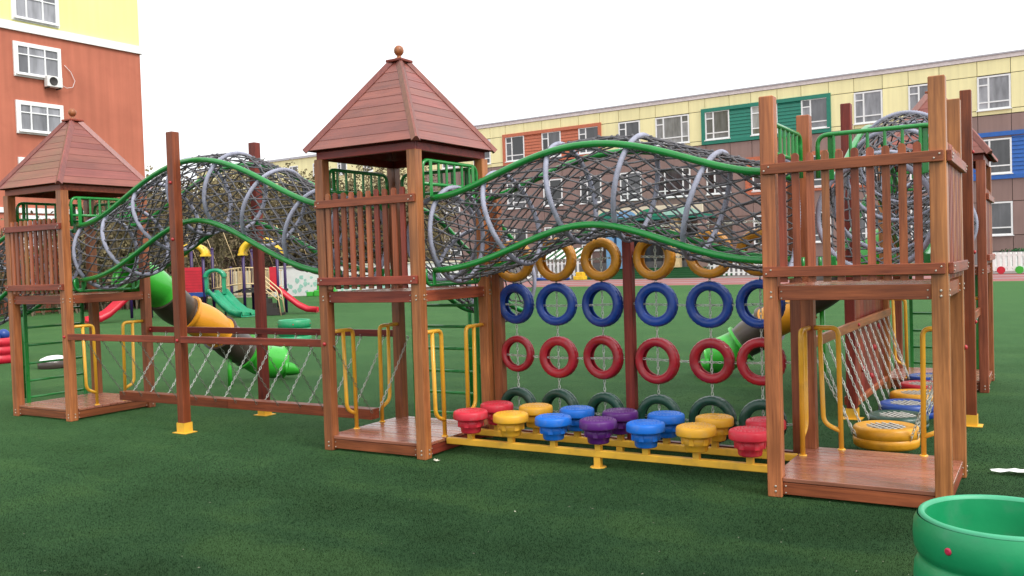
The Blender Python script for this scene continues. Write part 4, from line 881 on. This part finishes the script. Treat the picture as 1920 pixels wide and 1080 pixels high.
for s0, s1, z0, z1, mt in GROUPS:
    fr = MB(); t = 0.32
    fr.b2(-s1, -s0, -0.14, 0.09, z1-t, z1); fr.b2(-s1, -s0, -0.14, 0.09, z0, z0+t); fr.b2(-s1, -s1+t, -0.139, 0.09, z0+t, z1-t); fr.b2(-s0-t, -s0, -0.139, 0.09, z0+t, z1-t)
    G = kg('window_surround', fr, mt)
    inner = [w_ for w_ in WS if w_[0] > s0-0.5 and w_[1] < s1+0.5]; e = [s0+t]+[q for w_ in inner for q in w_]+[s1-t]
    for a, b in zip(e[::2], e[1::2]):
        if b-a < 0.15: continue
        sd = MB(); z = z0+t
        while z < z1-t-0.02:
            zz = min(z+0.30, z1-t); sd.add([(-b, -0.055, z), (-a, -0.055, z), (-a, -0.005, zz-0.01), (-b, -0.005, zz-0.01), (-b, 0.05, z), (-a, 0.05, z)], [(0, 1, 2, 3), (0, 4, 5, 1)]); z += 0.30
        link('siding', sd.mesh('siding', mt), G)
for fl, (z0, z1) in enumerate(FLO):
    for w_ in WS:
        if fl == 2 and ENT[0]-1 < (w_[0]+w_[1])/2 < ENT[1]+0.5: continue
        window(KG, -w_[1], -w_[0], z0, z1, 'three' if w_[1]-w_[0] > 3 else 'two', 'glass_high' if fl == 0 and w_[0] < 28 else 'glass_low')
cn = MB(); cn.b2(-ENT[1], -ENT[0], -3.0, 0.0, 5.15, 5.45); CAN = kg('canopy', cn, 'siding_green')
cn = MB(); cn.b2(-ENT[1], -ENT[0], -3.02, -2.8, 5.46, 6.35); link('canopy_front', cn.mesh('canopy_front', 'cream_wall'), CAN)
for k, (a, b, mt) in enumerate(((-32.4, -30.2, 'siding_green'), (-30.6, -28.2, 'sky_blue_paint'), (-28.4, -25.6, 'play_green'), (-25.9, -22.2, 'aqua_paint'))):
    wv = MB(); n = 10; vs = [(a+(b-a)*i/n, -3.03-0.004*k, 5.46) for i in range(n+1)]+[(a+(b-a)*i/n, -3.03-0.004*k, 5.50+0.62*math.sin(math.pi*i/n)**0.7) for i in range(n, -1, -1)]
    wv.add(vs, [tuple(range(len(vs)))]); link('wave_panel', wv.mesh('wave_panel', mt), CAN)
en = MB(); en.b2(-ENT[1], -ENT[0], 0.03, 0.09, 0.8, 5.1); kg('entrance_wall', en, 'panel_brown')
for a in (-31.0, -28.9, -26.8, -24.7):
    d_ = MB(); d_.b2(a, a+1.6, -0.03, 0.02, 0.85, 4.2); D = kg('door', d_, 'glass_low')
    f_ = MB(); f_.b2(a-0.1, a, -0.06, 0.025, 0.85, 4.3); f_.b2(a+1.6, a+1.7, -0.06, 0.025, 0.85, 4.3); f_.b2(a, a+1.6, -0.06, 0.025, 4.2, 4.3); link('door_frame', f_.mesh('door_frame', 'dark_metal'), D)
for a, mt in ((-31.6, 'sky_blue_paint'), (-30.5, 'sky_blue_paint'), (-25.2, 'play_cream'), (-22.6, 'panel_brown')):
    c_ = MB(); c_.b2(a, a+0.75, -2.7, -2.0, 0.86, 5.15); kg('column', c_, mt)
stp = MB()
for k in range(5):
    stp.b2(-32.6+0.35*k, -20.6-0.6*k, -5.6+0.75*k, -0.07, 0.17*k+0.003*k, 0.17*(k+1))
o = kg('entrance_steps', stp, 'step_green')
vc = MB(); vc.b2(XR-0.5, XR-0.2, -0.4, -0.15, 9, 12); 
# lower wing further left
LW = thing('far_wing', (2.036-60.5*0.99812, 69.584+60.5*0.06125, 0), 'pale yellow far block glimpsed between the left towers', 'building', rz=KA)
mb = MB(); mb.b2(-34, 2, 0.1, 10, 0, 15.1); link('wall', mb.mesh('wall', 'panel_yellow'), LW)
mb = MB(); mb.b2(-34.2, 2.2, -0.1, 10.2, 15.105, 15.35); link('roof_edge', mb.mesh('roof_edge', 'coping_grey'), LW)
for k in range(8):
    x = -2.2-4.1*k; window(LW, x-1.5, x, 12.6, 14.3, 'two', 'glass_low', y=0.08); window(LW, x-1.5, x, 8.4, 10.4, 'two', 'glass_low', y=0.08)

# things in front of the kindergarten
def kpt(s, out): 
    return (2.036-0.99812*s+(-0.06125)*out*0-0.0613*out*0 + (-0.0613)*out, 69.584+0.06125*s-0.99812*out, 0)
def fence(s0, s1, out, h, label, mat='white_paint'):
    p = kpt(s0, out); T = thing('picket_fence', p, label, 'fence', 'white picket fences', rz=KA); n = int((s1-s0)/0.42)
    rl = MB()
    for z in (0.25*h, 0.75*h): rl.b2(-(s1-s0), 0, 0.02, 0.06, z, z+0.1)
    link('fence_rail', rl.mesh('fence_rail', mat), T)
    for k in range(n):
        x = -(s1-s0)+0.42*k+0.1; m_ = MB(); m_.prism([(x, 0.1), (x+0.2, 0.1), (x+0.2, h-0.1), (x+0.1, h), (x, h-0.1)], -0.02, 0.018, lambda a, b, d: (a, d, b)); link('picket', m_.mesh('picket', mat), T)
fence(15.5, 21.2, 4.2, 1.15, 'short white picket fence right of the green entrance steps')
fence(32.9, 37.6, 5.2, 1.9, 'tall white picket fence left of the green entrance steps')
aw = thing('striped_awning', kpt(32.9, 4.2), 'green and white striped awning above the tall picket fence', 'awning', rz=KA)
for k in range(12):
    x = -4.6+0.39*k; m_ = MB(); m_.add([(x, -0.9, 1.95), (x+0.39, -0.9, 1.95), (x+0.39+0.3, 1.2, 2.9), (x+0.3, 1.2, 2.9), (x, -0.9, 1.90), (x+0.39, -0.9, 1.90), (x+0.39+0.3, 1.2, 2.85), (x+0.3, 1.2, 2.85)], [(0, 1, 2, 3), (4, 7, 6, 5), (0, 4, 5, 1), (2, 6, 7, 3)])
    link('stripe', m_.mesh('stripe', 'white_paint' if k % 2 else 'step_green'), aw)
for x in (-4.5, 0.0): 
    m_ = MB(); m_.b2(x-0.04, x+0.04, 1.0, 1.08, 0, 2.7); link('awning_pole', m_.mesh('awning_pole', 'white_paint'), aw)
def planter(s, out, mats, r, label, lying=False):
    p = kpt(s, out); T = thing('tyre_planter', p, label, 'planter', 'painted tyre planters by the track'); 
    for k, mt in enumerate(mats):
        z = 0.26*k; mb = MB()
        if lying: mb.lathe([(r*0.45, -0.12), (r*0.8, -0.16), (r, -0.08), (r, 0.08), (r*0.8, 0.16), (r*0.45, 0.12)], (p[0], p[1], r), 28, closed=True, ax=Matrix.Rotation(R(90), 3, 'X'))
        else: mb.lathe([(r*0.6, z+0.02), (r*0.9, z), (r, z+0.06), (r, z+0.20), (r*0.9, z+0.258), (r*0.6, z+0.24)], (p[0], p[1], 0), 28, closed=True)
        build('tyre', mb, mt, T)
planter(44.6, 5.6, ['play_yellow', 'play_cream', 'play_yellow'], 0.55, 'yellow tyre planter at the left end of the painted planters')
planter(43.2, 5.6, ['play_red', 'white_paint'], 0.6, 'red and white tyre planter near the left end')
planter(41.5, 5.4, ['play_red', 'white_paint', 'play_green'], 0.6, 'stack of red, white and green painted tyres')
planter(39.9, 5.4, ['play_green', 'slide_green', 'play_yellow'], 0.75, 'large green tyre planter with a yellow top ring')
planter(38.2, 5.6, ['white_paint'], 0.6, 'tyre standing upright with a white face', True)
planter(36.4, 6.2, ['play_blue'], 0.7, 'dark blue tyre planter beside the upright tyre')
planter(34.3, 6.2, ['play_blue'], 0.7, 'dark blue tyre planter before the tall picket fence')
yb = MB(); yb.b2(-0.5, 0.5, -0.4, 0.4, 0, 0.35, 0.03); yb.b2(-0.3, 0.4, -0.3, 0.3, 0.355, 0.7, 0.03)
single('toy_crate', yb, 'play_yellow', kpt(32.3, 6.4), 'small yellow crates at the foot of the green steps', 'crate')
TR = thing('toy_train_cart', kpt(-2.35, 9.5), 'white picket cart with coloured wheels by the track at the right edge', 'cart', rz=KA)
mb = MB(); mb.b2(-1.9, 3.2, -0.5, 0.6, 0.17, 0.25); link('floor', mb.mesh('floor', 'white_paint'), TR)
for k in range(17):
    x = -1.88+0.30*k
    for y in (-0.5, 0.56): mb = MB(); mb.b2(x, x+0.17, y, y+0.04, 0.255, 1.40); link('slat', mb.mesh('slat', 'white_paint'), TR)
mb = MB()
for y in (-0.455, 0.51): mb.b2(-1.9, 3.2, y, y+0.045, 1.15, 1.28); mb.b2(-1.9, 3.2, y, y+0.045, 0.35, 0.47)
link('cart_rail', mb.mesh('cart_rail', 'white_paint'), TR)
for k, mt in enumerate(('play_red', 'slide_green', 'slide_yellow')):
    mb = MB(); mb.lathe([(0.001, -0.05), (0.08, -0.05), (0.085, -0.02), (0.16, -0.02), (0.165, -0.05), (0.24, -0.05), (0.245, 0.04), (0.001, 0.04)], (-1.05+1.05*k, -0.56, 0.25), 24, smooth=False, ax=Matrix.Rotation(R(90), 3, 'X')); link('wheel', mb.mesh('wheel', mt), TR)
bn = MB(); bn.b2(-0.55, 0.55, -0.4, 0.4, 0, 1.25, 0.04); bn.b2(-0.6, 0.6, -0.46, 0.44, 1.255, 1.36, 0.03)
single('waste_bin', bn, 'step_green', kpt(0.05, 3.0), 'dark green bin against the kindergarten wall beside the cart', 'bin', rot=(0, 0, KA))
hb = MB(); hr = random.Random(3)
for k in range(900):
    c = Vector((hr.uniform(-2.6, 2.6), hr.uniform(-.4, .4), 0.3+1.3*hr.random())); a = Vector((hr.uniform(-1, 1), hr.uniform(-1, 1), hr.uniform(-1, 1))).normalized(); d = a.orthogonal().normalized(); s_ = 0.11
    hb.add([tuple(c-a*s_), tuple(c+d*s_*.6), tuple(c+a*s_), tuple(c-d*s_*.6)], [(0, 1, 2, 3)])
p = kpt(-3.0, 2.0); single('clipped_hedge', hb, 'step_green', p, 'low dark hedge behind the white picket cart', 'hedge')

# ---------------------------------------------------------------- red and yellow apartment block at left (local x = towards the camera end)
AB = thing('apartment_block', (-37.891, 25.893, 0), 'tall terracotta and yellow apartment block at the upper left', 'building', rz=R(86.751))
# local x runs away from the camera (s = -x), local +y points into the block... facade faces the camera at y<0
def ab(name, mb, mat, par=None): return link(name, mb.mesh(name, mat), par or AB)
mb = MB(); mb.b2(-30, 0.0, 0.0, 12, 0, 14.0); ab('lower_wall', mb, 'render_red')
mb = MB(); mb.b2(-30.15, 0.12, -0.12, 12.1, 14.003, 14.42); ab('string_course', mb, 'white_paint')
mb = MB(); mb.b2(-30, 0.0, 0.0, 12, 14.423, 26); ab('upper_wall', mb, 'render_yellow')
for k, (z0, z1) in enumerate(((17.6, 19.1), (14.66, 16.2), (11.9, 13.34), (9.08, 10.44), (6.2, 7.62), (3.3, 4.75))):
    for s1 in (6.88, 12.4, 17.0):
        x0, x1 = -s1, -s1+2.14
        su = MB(); t = 0.14
        su.b2(x0-t, x1+t, -0.09, -0.002, z1, z1+t); su.b2(x0-t, x1+t, -0.09, -0.002, z0-t, z0); su.b2(x0-t, x0, -0.09, -0.002, z0+0.001, z1-0.001); su.b2(x1, x1+t, -0.09, -0.002, z0+0.001, z1-0.001)
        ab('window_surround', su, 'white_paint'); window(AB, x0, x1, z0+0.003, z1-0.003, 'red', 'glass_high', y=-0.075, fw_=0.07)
mb = MB(); mb.b2(-30, 0.0, -0.10, -0.002, 4.7, 4.95) if False else mb.b2(-30.1, 0.05, -0.10, -0.002, 5.0, 5.25); ab('floor_band', mb, 'white_paint')
AC = thing('air_conditioner', (-37.891-5.2*0.05667+0.30, 25.893-5.2*0.9984, 11.38), 'white air conditioner box under the middle apartment window', 'air conditioner', rz=R(86.751))
mb = MB(); mb.b2(-0.40, 0.40, -0.16, 0.15, 0.02, 0.56, 0.02); link('case', mb.mesh('case', 'ac_white'), AC)
mb = MB(); mb.lathe([(0.001, 0.0), (0.20, 0.0), (0.215, 0.012), (0.20, 0.02)], (-0.08, -0.165, 0.30), 24, ax=Matrix.Rotation(R(90), 3, 'X')); link('fan_grille', mb.mesh('fan_grille', 'dark_metal'), AC)
mb = MB()
for x in (-0.3, 0.3): mb.b2(x-0.02, x+0.02, -0.15, 0.28, -0.04, 0.015)
link('wall_bracket', mb.mesh('wall_bracket', 'dark_metal'), AC)
mb = MB(); mb.tube([(0.40, 0.0, 0.2), (0.75, 0.1, 0.1), (1.1, 0.15, 0.2), (1.25, 0.17, 0.55), (1.05, 0.2, 1.0), (0.75, 0.25, 1.3)], 0.016, 6); link('pipe', mb.mesh('pipe', 'coping'), AC)
